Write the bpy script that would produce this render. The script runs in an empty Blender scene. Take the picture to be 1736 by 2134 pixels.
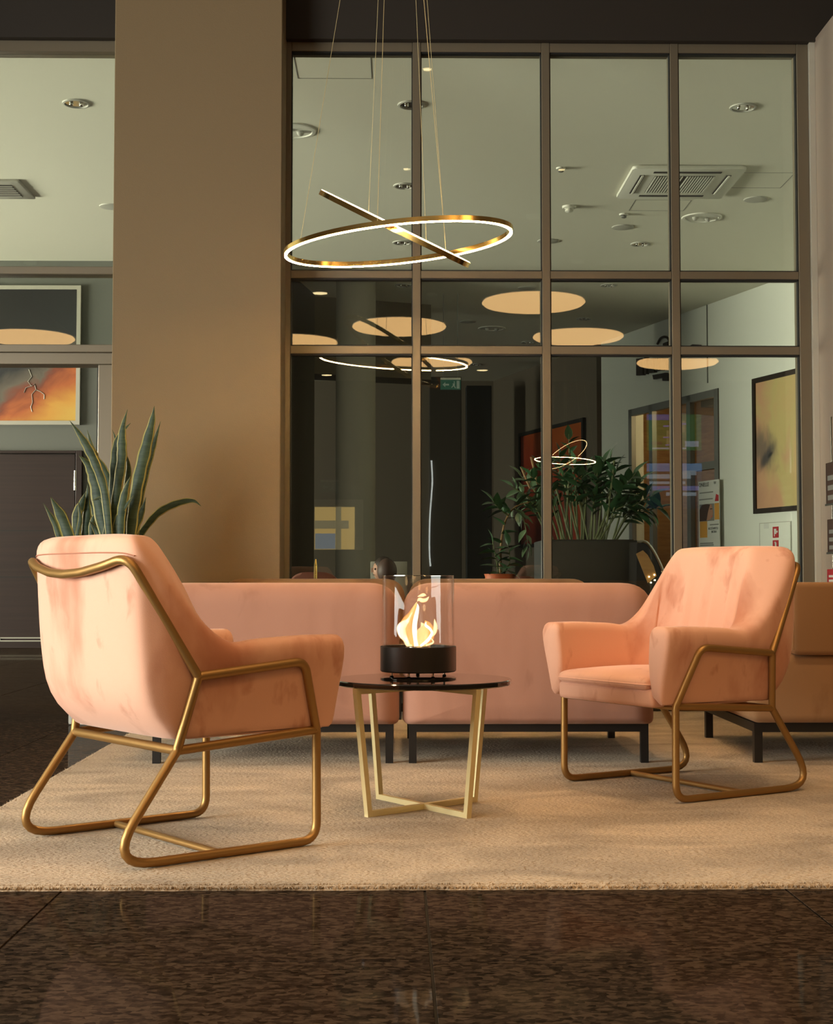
import bpy, bmesh, math, random
from mathutils import Vector, Matrix
random.seed(7)
PI = math.pi
scn = bpy.context.scene
COL = scn.collection

# ------------------------------------------------------------------ camera
F, HORIZON, EYE = 2985.0, 1207.3, 0.76          # focal length in px of the 1736x2134 frame, horizon row, eye height
pitch = math.atan2(HORIZON - 1067, F)
yaw = math.atan2(41, math.hypot(F, HORIZON - 1067))
FW = Vector((math.sin(yaw) * math.cos(pitch), math.cos(yaw) * math.cos(pitch), math.sin(pitch)))
RT = Vector((math.cos(yaw), -math.sin(yaw), 0))
UP = RT.cross(FW)
CAM = Vector((0, 0, EYE))
cd = bpy.data.cameras.new('camera')
cd.sensor_fit = 'VERTICAL'; cd.sensor_height = 32.0; cd.lens = F / 2134 * 32.0
cd.clip_end = 200
cam = bpy.data.objects.new('camera', cd); COL.objects.link(cam)
cam.matrix_world = Matrix(((RT.x, UP.x, -FW.x, 0), (RT.y, UP.y, -FW.y, 0), (RT.z, UP.z, -FW.z, EYE), (0, 0, 0, 1)))
scn.camera = cam

# ------------------------------------------------------------------ world, exposure, daylight
world = bpy.data.worlds.new('world'); scn.world = world; world.use_nodes = True
world.node_tree.nodes['Background'].inputs[0].default_value = (0.95, 1.0, 0.95, 1)
world.node_tree.nodes['Background'].inputs[1].default_value = 0.35
vs = scn.view_settings
vs.view_transform = 'Standard'; vs.look = 'None'; vs.exposure = 0.0; vs.gamma = 1.0; vs.use_curve_mapping = False

cy = scn.cycles
cy.max_bounces = 5; cy.diffuse_bounces = 3; cy.glossy_bounces = 3; cy.transmission_bounces = 2; cy.transparent_max_bounces = 14
cy.use_light_tree = False; cy.caustics_reflective = False; cy.caustics_refractive = False; cy.sample_clamp_indirect = 6.0
def area(name, loc, direction, sx, sy, power, color):
    l = bpy.data.lights.new(name, 'AREA'); l.shape = 'RECTANGLE'; l.size = sx; l.size_y = sy
    l.energy = power; l.color = color
    o = bpy.data.objects.new(name, l); COL.objects.link(o); o.location = loc
    o.rotation_euler = Vector(direction).to_track_quat('-Z', 'Y').to_euler()
    return o
area('lobby_window_daylight', (-5.5, 1.9, 1.35), (1, 0.12, -0.02), 4.4, 2.3, 600, (0.97, 1.0, 0.92))
area('hall_entrance_daylight', (-13.5, 12.4, 1.6), (1, 0, 0.10), 7.0, 3.2, 3000, (1.0, 0.98, 0.80))

def spot(name, loc, target, power, angle, color, blend=0.6, size=0.08):
    l = bpy.data.lights.new(name, 'SPOT'); l.energy = power; l.spot_size = math.radians(angle); l.spot_blend = blend
    l.color = color; l.shadow_soft_size = size
    o = bpy.data.objects.new(name, l); COL.objects.link(o); o.location = loc
    o.rotation_euler = (Vector(target) - Vector(loc)).to_track_quat('-Z', 'Y').to_euler()
    return o

# ------------------------------------------------------------------ photo measuring helpers
def ray(u, v): return FW + RT * ((u - 868) / F) + UP * ((1067 - v) / F)
def atY(u, v, Y): r = ray(u, v); return CAM + r * (Y / r.y)
def atZ(u, v, Z): r = ray(u, v); return CAM + r * ((Z - EYE) / r.z)
def on_plane(u, v, p, n): r = ray(u, v); return CAM + r * ((Vector(p) - CAM).dot(n) / r.dot(n))
def project(p):
    v = Vector(p) - CAM; d = v.dot(FW)
    return (868 + F * v.dot(RT) / d, 1067 - F * v.dot(UP) / d, d)

# ------------------------------------------------------------------ materials
def lin(r, g, b):
    f = lambda c: (c / 255 / 12.92) if c / 255 <= 0.04045 else ((c / 255 + 0.055) / 1.055) ** 2.4
    return (f(r), f(g), f(b), 1)
MATS = {}
def new(name):
    m = bpy.data.materials.new(name); m.use_nodes = True; nt = m.node_tree
    return m, nt, nt.nodes['Principled BSDF']
def mat(name, col, rough=0.5, metal=0.0, var=None, vscale=4.0, stretch=(1, 1, 1), bump=0.0, bscale=60.0, sheen=0.0, sheen_tint=None,
        emit=None, estr=0.0, spec=0.5, detail=4.0, lo=0.35, hi=0.65, coat=0.0, distort=0.0):
    m, nt, b = new(name)
    b.inputs['Base Color'].default_value = col; b.inputs['Roughness'].default_value = rough; b.inputs['Metallic'].default_value = metal
    b.inputs['Specular IOR Level'].default_value = spec
    if coat: b.inputs['Coat Weight'].default_value = coat; b.inputs['Coat Roughness'].default_value = 0.06
    if sheen:
        b.inputs['Sheen Weight'].default_value = sheen; b.inputs['Sheen Roughness'].default_value = 0.35
        b.inputs['Sheen Tint'].default_value = sheen_tint or col
    if emit: b.inputs['Emission Color'].default_value = emit; b.inputs['Emission Strength'].default_value = estr
    tc = nt.nodes.new('ShaderNodeTexCoord'); mp = nt.nodes.new('ShaderNodeMapping'); mp.inputs['Scale'].default_value = stretch
    nt.links.new(tc.outputs['Object'], mp.inputs['Vector'])
    if var:
        n = nt.nodes.new('ShaderNodeTexNoise'); n.inputs['Scale'].default_value = vscale; n.inputs['Detail'].default_value = detail; n.inputs['Distortion'].default_value = distort
        r = nt.nodes.new('ShaderNodeValToRGB')
        r.color_ramp.elements[0].position = lo; r.color_ramp.elements[0].color = var
        r.color_ramp.elements[1].position = hi; r.color_ramp.elements[1].color = col
        nt.links.new(mp.outputs[0], n.inputs['Vector']); nt.links.new(n.outputs['Fac'], r.inputs['Fac'])
        nt.links.new(r.outputs[0], b.inputs['Base Color'])
    if bump:
        n2 = nt.nodes.new('ShaderNodeTexNoise'); n2.inputs['Scale'].default_value = bscale; n2.inputs['Detail'].default_value = 3
        bp = nt.nodes.new('ShaderNodeBump'); bp.inputs['Strength'].default_value = bump; bp.inputs['Distance'].default_value = 0.01
        nt.links.new(mp.outputs[0], n2.inputs['Vector']); nt.links.new(n2.outputs['Fac'], bp.inputs['Height'])
        nt.links.new(bp.outputs[0], b.inputs['Normal'])
    MATS[name] = m
    return m
def emat(name, col, strength):
    m = bpy.data.materials.new(name); m.use_nodes = True; nt = m.node_tree; nt.nodes.clear()
    o = nt.nodes.new('ShaderNodeOutputMaterial'); e = nt.nodes.new('ShaderNodeEmission')
    e.inputs[0].default_value = col; e.inputs[1].default_value = strength
    nt.links.new(e.outputs[0], o.inputs[0]); MATS[name] = m; return m
def glassmat(name, ior, tint=(1, 1, 1, 1), rough=0.0):
    m = bpy.data.materials.new(name); m.use_nodes = True; nt = m.node_tree; nt.nodes.clear()
    o = nt.nodes.new('ShaderNodeOutputMaterial'); t = nt.nodes.new('ShaderNodeBsdfTransparent'); t.inputs[0].default_value = tint
    g = nt.nodes.new('ShaderNodeBsdfGlossy'); g.inputs['Roughness'].default_value = rough
    fr = nt.nodes.new('ShaderNodeFresnel'); ge = nt.nodes.new('ShaderNodeNewGeometry')
    pk = nt.nodes.new('ShaderNodeMix'); pk.data_type = 'FLOAT'; pk.inputs[2].default_value = ior; pk.inputs[3].default_value = 1 / ior   # same index from either side of the thin sheet
    nt.links.new(ge.outputs['Backfacing'], pk.inputs[0]); nt.links.new(pk.outputs[0], fr.inputs[0])
    mx = nt.nodes.new('ShaderNodeMixShader')
    nt.links.new(fr.outputs[0], mx.inputs[0]); nt.links.new(t.outputs[0], mx.inputs[1]); nt.links.new(g.outputs[0], mx.inputs[2])
    nt.links.new(mx.outputs[0], o.inputs[0]); MATS[name] = m; return m

def velvet(name, light, dark, tint, sheen=0.5, vs1=3.5, vs2=14.0, streak=(1.0, 1.0, 0.45), pleat=0.0):
    m, nt, b = new(name)
    b.inputs['Roughness'].default_value = 0.85; b.inputs['Specular IOR Level'].default_value = 0.15
    b.inputs['Sheen Weight'].default_value = sheen; b.inputs['Sheen Roughness'].default_value = 0.4; b.inputs['Sheen Tint'].default_value = tint
    tc = nt.nodes.new('ShaderNodeTexCoord'); mp = nt.nodes.new('ShaderNodeMapping'); mp.inputs['Scale'].default_value = streak
    nt.links.new(tc.outputs['Object'], mp.inputs['Vector'])
    a = nt.nodes.new('ShaderNodeTexNoise'); a.inputs['Scale'].default_value = vs1; a.inputs['Detail'].default_value = 5; a.inputs['Distortion'].default_value = 0.25
    c = nt.nodes.new('ShaderNodeTexNoise'); c.inputs['Scale'].default_value = vs2; c.inputs['Detail'].default_value = 4; c.inputs['Distortion'].default_value = 0.3
    ra = nt.nodes.new('ShaderNodeValToRGB'); ra.color_ramp.elements[0].position = 0.30; ra.color_ramp.elements[1].position = 0.47
    rc = nt.nodes.new('ShaderNodeValToRGB'); rc.color_ramp.elements[0].position = 0.22; rc.color_ramp.elements[1].position = 0.40
    mul = nt.nodes.new('ShaderNodeMath'); mul.operation = 'MULTIPLY'
    mx = nt.nodes.new('ShaderNodeMix'); mx.data_type = 'RGBA'
    mx.inputs[6].default_value = dark; mx.inputs[7].default_value = light
    for t in (a, c): nt.links.new(mp.outputs[0], t.inputs['Vector'])
    nt.links.new(a.outputs['Fac'], ra.inputs[0]); nt.links.new(c.outputs['Fac'], rc.inputs[0])
    nt.links.new(ra.outputs[0], mul.inputs[0]); nt.links.new(rc.outputs[0], mul.inputs[1])
    nt.links.new(mul.outputs[0], mx.inputs[0]); nt.links.new(mx.outputs[2], b.inputs['Base Color'])
    f = nt.nodes.new('ShaderNodeTexNoise'); f.inputs['Scale'].default_value = 420; f.inputs['Detail'].default_value = 2
    nt.links.new(tc.outputs['Object'], f.inputs['Vector'])
    bp = nt.nodes.new('ShaderNodeBump'); bp.inputs['Strength'].default_value = 0.12; bp.inputs['Distance'].default_value = 0.004
    nt.links.new(f.outputs['Fac'], bp.inputs['Height']); nt.links.new(bp.outputs[0], b.inputs['Normal'])
    if pleat:
        m2 = nt.nodes.new('ShaderNodeMapping'); m2.inputs['Scale'].default_value = (5, 3, 1.3); nt.links.new(tc.outputs['Object'], m2.inputs[0])
        w = nt.nodes.new('ShaderNodeTexNoise'); w.inputs['Scale'].default_value = 1.5; w.inputs['Detail'].default_value = 1; nt.links.new(m2.outputs[0], w.inputs['Vector'])
        b2 = nt.nodes.new('ShaderNodeBump'); b2.inputs['Strength'].default_value = 0.16 * pleat; b2.inputs['Distance'].default_value = 0.05
        nt.links.new(w.outputs['Fac'], b2.inputs['Height']); nt.links.new(b2.outputs[0], bp.inputs['Normal'])
    MATS[name] = m; return m

velvet('peach_velvet', (0.77, 0.42, 0.295, 1), (0.53, 0.22, 0.135, 1), (1.0, 0.78, 0.68, 1), 0.45)
velvet('rose_velvet', (0.40, 0.205, 0.145, 1), (0.30, 0.145, 0.10, 1), (0.9, 0.6, 0.45, 1), 0.5, 2.2, 9, pleat=1.0)
velvet('tan_velvet', (0.36, 0.20, 0.10, 1), (0.26, 0.135, 0.065, 1), (0.8, 0.55, 0.38, 1), 0.3, 2.5, 9, pleat=.5)
mat('seam', (0.42, 0.17, 0.10, 1), 0.9)
mat('brass_tube', (0.37, 0.205, 0.065, 1), 0.44, 0.75, bump=0.05, bscale=500)
mat('gold_bar', (0.82, 0.68, 0.36, 1), 0.42, 0.6)
mat('polished_brass', (0.85, 0.58, 0.20, 1), 0.18, 1.0)
mat('black_metal', (0.013, 0.011, 0.010, 1), 0.42, 0.2)
mat('satin_black', (0.028, 0.022, 0.018, 1), 0.38, 0.3)
mat('black_glass_top', (0.012, 0.010, 0.009, 1), 0.08, 0.0, spec=0.6, coat=0.6)
mat('chrome', (0.7, 0.68, 0.63, 1), 0.12, 1.0)
mat('rug_pile', (0.56, 0.43, 0.30, 1), 0.95, var=(0.33, 0.245, 0.165, 1), vscale=2.6, stretch=(0.8, 1.25, 1), bump=1.0, bscale=85, sheen=0.3, sheen_tint=(0.9, 0.8, 0.65, 1), spec=0.1, detail=7.0, lo=0.34, hi=0.62, distort=0.9)
mat('mullion_paint', (0.225, 0.185, 0.13, 1), 0.40, 0.35)
mat('mullion_gasket', (0.012, 0.012, 0.012, 1), 0.6)
mat('column_plaster', (0.27, 0.185, 0.098, 1), 0.85, bump=0.12, bscale=160)
mat('fascia_dark', (0.030, 0.022, 0.016, 1), 0.7)
mat('lobby_ceiling', (0.36, 0.31, 0.25, 1), 0.9)
mat('lobby_wall', (0.30, 0.225, 0.16, 1), 0.85)
mat('lobby_wall_dark', (0.10, 0.085, 0.07, 1), 0.8)
mat('partition_paint', (0.36, 0.285, 0.225, 1), 0.8)
mat('pier_paint', (0.56, 0.52, 0.43, 1), 0.8)
mat('hall_ceiling', (0.74, 0.72, 0.60, 1), 0.95)
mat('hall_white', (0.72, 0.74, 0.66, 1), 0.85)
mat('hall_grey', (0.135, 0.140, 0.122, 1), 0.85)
mat('hall_shade', (0.15, 0.122, 0.09, 1), 0.85)  # side wall's shade put into the colour; rear wall and beam share it
mat('hall_dark', (0.05, 0.042, 0.032, 1), 0.8)
mat('hall_black', (0.010, 0.010, 0.009, 1), 0.6)
mat('hall_column', (0.24, 0.215, 0.17, 1), 0.75)
mat('dark_wood', (0.026, 0.011, 0.008, 1), 0.5, var=(0.018, 0.007, 0.005, 1), vscale=3, stretch=(0.3, 3, 12))
mat('silver_frame', (0.52, 0.50, 0.43, 1), 0.4, 0.5)
mat('grey_metal', (0.22, 0.22, 0.20, 1), 0.5, 0.3)
mat('white_plastic', (0.74, 0.73, 0.64, 1), 0.5)
mat('grey_plastic', (0.45, 0.44, 0.38, 1), 0.6)
mat('vent_dark', (0.05, 0.045, 0.04, 1), 0.7)
mat('leaf_green', (0.014, 0.034, 0.012, 1), 0.55, var=(0.036, 0.062, 0.026, 1), vscale=9, stretch=(1, 1, 7), lo=0.42, hi=0.62)
mat('leaf_edge', (0.36, 0.31, 0.085, 1), 0.5)
mat('zz_leaf', (0.028, 0.075, 0.028, 1), 0.28)
mat('zz_leaf_pale', (0.10, 0.16, 0.085, 1), 0.30)
mat('plant_stem', (0.10, 0.12, 0.04, 1), 0.5)
mat('brown_stem', (0.22, 0.12, 0.04, 1), 0.6)
mat('soil', (0.03, 0.02, 0.014, 1), 0.95)
mat('white_planter', (0.55, 0.52, 0.46, 1), 0.5)
mat('grey_planter', (0.014, 0.015, 0.015, 1), 0.45)
mat('orange_pot', (0.45, 0.10, 0.03, 1), 0.5)
mat('shop_wood', (0.36, 0.20, 0.065, 1), 0.7, var=(0.28, 0.14, 0.045, 1), vscale=3, stretch=(1, 1, 8))
mat('shop_dark', (0.022, 0.017, 0.012, 1), 0.7)
mat('sign_bronze', (0.028, 0.018, 0.011, 1), 0.45, 0.4)
mat('paper_white', (0.62, 0.63, 0.58, 1), 0.6)
mat('print_black', (0.02, 0.02, 0.02, 1), 0.7)
mat('print_grey', (0.22, 0.22, 0.20, 1), 0.7)
mat('print_red', (0.42, 0.018, 0.025, 1), 0.6)
mat('print_orange', (0.62, 0.30, 0.045, 1), 0.6)
mat('print_skin', (0.42, 0.22, 0.14, 1), 0.6)
mat('print_hair', (0.05, 0.022, 0.014, 1), 0.6)
mat('print_pink', (0.50, 0.13, 0.09, 1), 0.6)
mat('blue_panel', (0.08, 0.11, 0.25, 1), 0.5)
mat('maroon_seat', (0.16, 0.05, 0.03, 1), 0.8)
mat('navy_cloth', (0.016, 0.013, 0.026, 1), 0.9)
mat('black_cloth', (0.010, 0.009, 0.009, 1), 0.9)
mat('skin', (0.38, 0.20, 0.13, 1), 0.55)
mat('brown_hair', (0.024, 0.013, 0.008, 1), 0.6)
mat('car_black', (0.02, 0.02, 0.022, 1), 0.12, coat=0.8)
mat('exit_green', (0.02, 0.07, 0.045, 1), 0.5, emit=(0.10, 0.45, 0.28, 1), estr=0.06)
mat('exit_white', (0.25, 0.28, 0.22, 1), 0.5, emit=(0.8, 1.0, 0.8, 1), estr=0.06)
mat('tray_water', (0.10, 0.09, 0.08, 1), 0.15, 0.9)
mat('burner_steel', (0.55, 0.50, 0.42, 1), 0.25, 1.0)
glassmat('pane_glass', 1.55, (0.94, 0.96, 0.93, 1))
glassmat('door_glass', 1.45, (0.95, 0.96, 0.95, 1))
glassmat('fire_glass', 1.38, (0.985, 0.985, 0.98, 1))
emat('disc_glow', (1.0, 0.58, 0.23, 1), 9.0)
emat('ring_glow', (1.0, 0.64, 0.26, 1), 230.0)
emat('ring_glow_soft', (1.0, 0.70, 0.34, 1), 22.0)
emat('downlight_glow', (1.0, 0.78, 0.40, 1), 14.0)
emat('lit_office', (1.0, 0.66, 0.20, 1), 3.4)
emat('lit_office_dim', (0.75, 0.62, 0.32, 1), 1.7)
emat('slit_daylight', (0.95, 1.0, 0.95, 1), 6.0)
emat('tv_green', (0.05, 0.42, 0.10, 1), 0.88); emat('tv_blue', (0.08, 0.22, 0.85, 1), 1.21); emat('tv_yellow', (0.62, 0.62, 0.25, 1), 1.21)
emat('tv_sky', (0.20, 0.45, 0.95, 1), 1.43); emat('tv_snow', (0.70, 0.85, 1.0, 1), 1.43); emat('tv_dark', (0.05, 0.08, 0.12, 1), 1.0); emat('tv_lilac', (0.35, 0.38, 0.95, 1), 1.43)

# granite: fine dark speckle
def granite():
    m, nt, b = new('granite'); b.inputs['Roughness'].default_value = 0.07; b.inputs['Specular IOR Level'].default_value = 0.025
    tc = nt.nodes.new('ShaderNodeTexCoord'); g = nt.nodes.new('ShaderNodeNewGeometry')
    mp = nt.nodes.new('ShaderNodeMapping'); mp.inputs['Scale'].default_value = (1, 1.5, 1)
    nt.links.new(g.outputs['Position'], mp.inputs['Vector'])
    v = nt.nodes.new('ShaderNodeTexVoronoi'); v.inputs['Scale'].default_value = 60; v.feature = 'F1'
    n = nt.nodes.new('ShaderNodeTexNoise'); n.inputs['Scale'].default_value = 42; n.inputs['Detail'].default_value = 6; n.inputs['Roughness'].default_value = 0.7
    ad = nt.nodes.new('ShaderNodeMath'); ad.operation = 'ADD'
    sep = nt.nodes.new('ShaderNodeSeparateColor')
    nt.links.new(mp.outputs[0], v.inputs['Vector']); nt.links.new(mp.outputs[0], n.inputs['Vector'])
    nt.links.new(v.outputs['Color'], sep.inputs[0])
    ml = nt.nodes.new('ShaderNodeMath'); ml.operation = 'MULTIPLY'; ml.inputs[1].default_value = 0.45
    nt.links.new(sep.outputs[0], ml.inputs[0]); nt.links.new(ml.outputs[0], ad.inputs[0]); nt.links.new(n.outputs['Fac'], ad.inputs[1])
    r = nt.nodes.new('ShaderNodeValToRGB')
    r.color_ramp.elements[0].position = 0.45; r.color_ramp.elements[0].color = (0.014, 0.010, 0.007, 1)
    r.color_ramp.elements[1].position = 0.95; r.color_ramp.elements[1].color = (0.070, 0.048, 0.032, 1)
    e = r.color_ramp.elements.new(0.70); e.color = (0.034, 0.023, 0.016, 1)
    nt.links.new(ad.outputs[0], r.inputs[0]); nt.links.new(r.outputs[0], b.inputs['Base Color'])
    b.inputs['Specular IOR Level'].default_value = 0; b.inputs['Roughness'].default_value = 0.9
    gl_ = nt.nodes.new('ShaderNodeBsdfGlossy'); gl_.inputs['Roughness'].default_value = 0.045
    fr = nt.nodes.new('ShaderNodeFresnel'); fr.inputs[0].default_value = 1.12
    k = nt.nodes.new('ShaderNodeMath'); k.operation = 'MULTIPLY'; k.inputs[1].default_value = 0.36; nt.links.new(fr.outputs[0], k.inputs[0])
    mx = nt.nodes.new('ShaderNodeMixShader'); nt.links.new(k.outputs[0], mx.inputs[0]); nt.links.new(b.outputs[0], mx.inputs[1]); nt.links.new(gl_.outputs[0], mx.inputs[2])
    nt.links.new(mx.outputs[0], nt.nodes['Material Output'].inputs[0])
    MATS['granite'] = m
def speckle(name, scale, amount):
    m = MATS[name]; nt = m.node_tree; b = nt.nodes['Principled BSDF']; src = b.inputs['Base Color'].links[0].from_socket
    tc = nt.nodes.new('ShaderNodeTexCoord'); n = nt.nodes.new('ShaderNodeTexNoise'); n.inputs['Scale'].default_value = scale; n.inputs['Detail'].default_value = 6; n.inputs['Roughness'].default_value = 0.75
    nt.links.new(tc.outputs['Object'], n.inputs['Vector'])
    r = nt.nodes.new('ShaderNodeValToRGB'); r.color_ramp.elements[0].position = .35; r.color_ramp.elements[1].position = .65
    k = 1 - amount; r.color_ramp.elements[0].color = (k, k, k, 1)
    nt.links.new(n.outputs['Fac'], r.inputs[0]); mx = nt.nodes.new('ShaderNodeMix'); mx.data_type = 'RGBA'; mx.blend_type = 'MULTIPLY'; mx.inputs[0].default_value = 1
    nt.links.new(src, mx.inputs[6]); nt.links.new(r.outputs[0], mx.inputs[7]); nt.links.new(mx.outputs[2], b.inputs['Base Color'])
speckle('rug_pile', 48, 0.22)
granite()
mat('grout', (0.012, 0.009, 0.007, 1), 0.8)

def painting_mat(name, stops, scale, warp, gdir, off=0.0):
    """abstract canvas: gradient along an object axis plus noise, through a ramp"""
    m, nt, b = new(name); b.inputs['Roughness'].default_value = 0.5
    tc = nt.nodes.new('ShaderNodeTexCoord'); sx = nt.nodes.new('ShaderNodeSeparateXYZ'); nt.links.new(tc.outputs['Generated'], sx.inputs[0])
    n = nt.nodes.new('ShaderNodeTexNoise'); n.inputs['Scale'].default_value = scale; n.inputs['Detail'].default_value = 7; n.inputs['Distortion'].default_value = 0.7
    nt.links.new(tc.outputs['Generated'], n.inputs['Vector'])
    def mul(sock, k):
        q = nt.nodes.new('ShaderNodeMath'); q.operation = 'MULTIPLY'; q.inputs[1].default_value = k; nt.links.new(sock, q.inputs[0]); return q.outputs[0]
    def add(a, c):
        q = nt.nodes.new('ShaderNodeMath'); q.operation = 'ADD'; nt.links.new(a, q.inputs[0]); nt.links.new(c, q.inputs[1]); return q.outputs[0]
    s = add(add(mul(sx.outputs[0], gdir[0]), mul(sx.outputs[1], gdir[1])), mul(sx.outputs[2], gdir[2]))
    s = add(s, mul(n.outputs['Fac'], warp))
    q = nt.nodes.new('ShaderNodeMath'); q.operation = 'ADD'; q.inputs[1].default_value = off; nt.links.new(s, q.inputs[0]); s = q.outputs[0]
    r = nt.nodes.new('ShaderNodeValToRGB'); el = r.color_ramp.elements
    el[0].position, el[0].color = stops[0]; el[1].position, el[1].color = stops[-1]
    for p, c in stops[1:-1]: q = el.new(p); q.color = c
    nt.links.new(s, r.inputs[0]); nt.links.new(r.outputs[0], b.inputs['Base Color']); MATS[name] = m
painting_mat('canvas_fire', [(0.06, (0.62, 0.42, 0.09, 1)), (0.24, (0.62, 0.31, 0.06, 1)), (0.38, (0.44, 0.12, 0.035, 1)), (0.45, (0.20, 0.05, 0.025, 1)), (0.50, (0.13, 0.11, 0.085, 1)), (0.60, (0.02, 0.022, 0.024, 1)), (1.0, (0.008, 0.008, 0.009, 1))], 4.5, 0.30, (-0.60, 0.0, 0.75), off=0.53)
def eye_canvas():
    painting_mat('canvas_eye', [(0.25, (0.46, 0.24, 0.15, 1)), (0.45, (0.55, 0.31, 0.17, 1)), (0.62, (0.52, 0.42, 0.17, 1)), (0.80, (0.56, 0.38, 0.17, 1)), (1.0, (0.50, 0.27, 0.16, 1))], 2.2, 0.7, (0.42, 0.0, 0.12))
    m = MATS['canvas_eye']; nt = m.node_tree; b = nt.nodes['Principled BSDF']; src = b.inputs['Base Color'].links[0].from_socket
    tc = nt.nodes.new('ShaderNodeTexCoord'); n = nt.nodes.new('ShaderNodeTexNoise'); n.inputs['Scale'].default_value = 5; n.inputs['Detail'].default_value = 6; n.inputs['Distortion'].default_value = 1
    nt.links.new(tc.outputs['Generated'], n.inputs['Vector'])
    for (cx, cz, sx, sz, rot, e0, e1, col, wob) in ((.12, .47, 1.0, 1.9, .35, .10, .42, (0.16, 0.12, 0.09, 1), .35), (.20, .40, 1.0, 3.4, -.5, .06, .26, (0.055, 0.05, 0.05, 1), .14), (.27, .415, 1.0, 3.2, -.3, .02, .075, (0.012, 0.012, 0.014, 1), .02)):
        mp = nt.nodes.new('ShaderNodeMapping'); mp.vector_type = 'TEXTURE'; mp.inputs['Location'].default_value = (cx, .5, cz); mp.inputs['Rotation'].default_value = (0, rot, 0); mp.inputs['Scale'].default_value = (1 / sx, 1, 1 / sz)
        nt.links.new(tc.outputs['Generated'], mp.inputs[0]); sp = nt.nodes.new('ShaderNodeSeparateXYZ'); nt.links.new(mp.outputs[0], sp.inputs[0])
        cb = nt.nodes.new('ShaderNodeCombineXYZ'); nt.links.new(sp.outputs[0], cb.inputs[0]); nt.links.new(sp.outputs[2], cb.inputs[2])
        ln = nt.nodes.new('ShaderNodeVectorMath'); ln.operation = 'LENGTH'; nt.links.new(cb.outputs[0], ln.inputs[0])
        ad = nt.nodes.new('ShaderNodeMath'); ad.operation = 'MULTIPLY_ADD'; ad.inputs[1].default_value = wob; nt.links.new(n.outputs['Fac'], ad.inputs[0]); nt.links.new(ln.outputs['Value'], ad.inputs[2])
        mr = nt.nodes.new('ShaderNodeMapRange'); mr.interpolation_type = 'SMOOTHSTEP'; mr.inputs[1].default_value = e0 + wob * .5; mr.inputs[2].default_value = e1 + wob * .5; mr.inputs[3].default_value = .9; mr.inputs[4].default_value = 0
        nt.links.new(ad.outputs[0], mr.inputs[0])
        mx = nt.nodes.new('ShaderNodeMix'); mx.data_type = 'RGBA'; mx.inputs[7].default_value = col; nt.links.new(mr.outputs[0], mx.inputs[0]); nt.links.new(src, mx.inputs[6]); src = mx.outputs[2]
    nt.links.new(src, b.inputs['Base Color'])
eye_canvas()
painting_mat('canvas_red', [(0.3, (0.10, 0.008, 0.004, 1)), (0.6, (0.30, 0.03, 0.008, 1)), (0.9, (0.42, 0.10, 0.01, 1))], 2.0, 0.5, (0.3, 0, 0.4))

# flame: hot core, orange rim that thins out
def flame(name, core, rim, strength):
    m = bpy.data.materials.new(name); m.use_nodes = True; nt = m.node_tree; nt.nodes.clear()
    o = nt.nodes.new('ShaderNodeOutputMaterial'); e = nt.nodes.new('ShaderNodeEmission'); t = nt.nodes.new('ShaderNodeBsdfTransparent')
    lw = nt.nodes.new('ShaderNodeLayerWeight'); lw.inputs[0].default_value = 0.45
    r = nt.nodes.new('ShaderNodeValToRGB'); r.color_ramp.elements[0].color = core; r.color_ramp.elements[1].color = rim; r.color_ramp.elements[1].position = 0.8
    r2 = nt.nodes.new('ShaderNodeValToRGB'); r2.color_ramp.elements[0].color = (0.72, 0.72, 0.72, 1); r2.color_ramp.elements[1].color = (0.02, 0.02, 0.02, 1); r2.color_ramp.elements[1].position = 0.92
    tc = nt.nodes.new('ShaderNodeTexCoord'); n = nt.nodes.new('ShaderNodeTexNoise'); n.inputs['Scale'].default_value = 38; n.inputs['Detail'].default_value = 3
    mp = nt.nodes.new('ShaderNodeMapping'); mp.inputs['Scale'].default_value = (1, 1, 0.35)
    nt.links.new(tc.outputs['Object'], mp.inputs[0]); nt.links.new(mp.outputs[0], n.inputs['Vector'])
    r3 = nt.nodes.new('ShaderNodeValToRGB'); r3.color_ramp.elements[0].position = 0.3; r3.color_ramp.elements[1].position = 0.55; r3.color_ramp.elements[0].color = (0.35, 0.35, 0.35, 1)
    nt.links.new(n.outputs['Fac'], r3.inputs[0])
    mu = nt.nodes.new('ShaderNodeMath'); mu.operation = 'MULTIPLY'
    e.inputs[1].default_value = strength
    mx = nt.nodes.new('ShaderNodeMixShader')
    nt.links.new(lw.outputs['Facing'], r.inputs[0]); nt.links.new(lw.outputs['Facing'], r2.inputs[0])
    nt.links.new(r2.outputs[0], mu.inputs[0]); nt.links.new(r3.outputs[0], mu.inputs[1])
    nt.links.new(r.outputs[0], e.inputs[0]); nt.links.new(mu.outputs[0], mx.inputs[0]); nt.links.new(t.outputs[0], mx.inputs[1]); nt.links.new(e.outputs[0], mx.inputs[2])
    nt.links.new(mx.outputs[0], o.inputs[0]); MATS[name] = m
flame('flame', (1.0, 0.72, 0.36, 1), (1.0, 0.36, 0.06, 1), 2.0)
flame('flame_soft', (1.0, 0.52, 0.16, 1), (1.0, 0.30, 0.05, 1), 1.5)
flame('flame_hot', (1.0, 0.90, 0.68, 1), (1.0, 0.50, 0.14, 1), 3.6)

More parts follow.
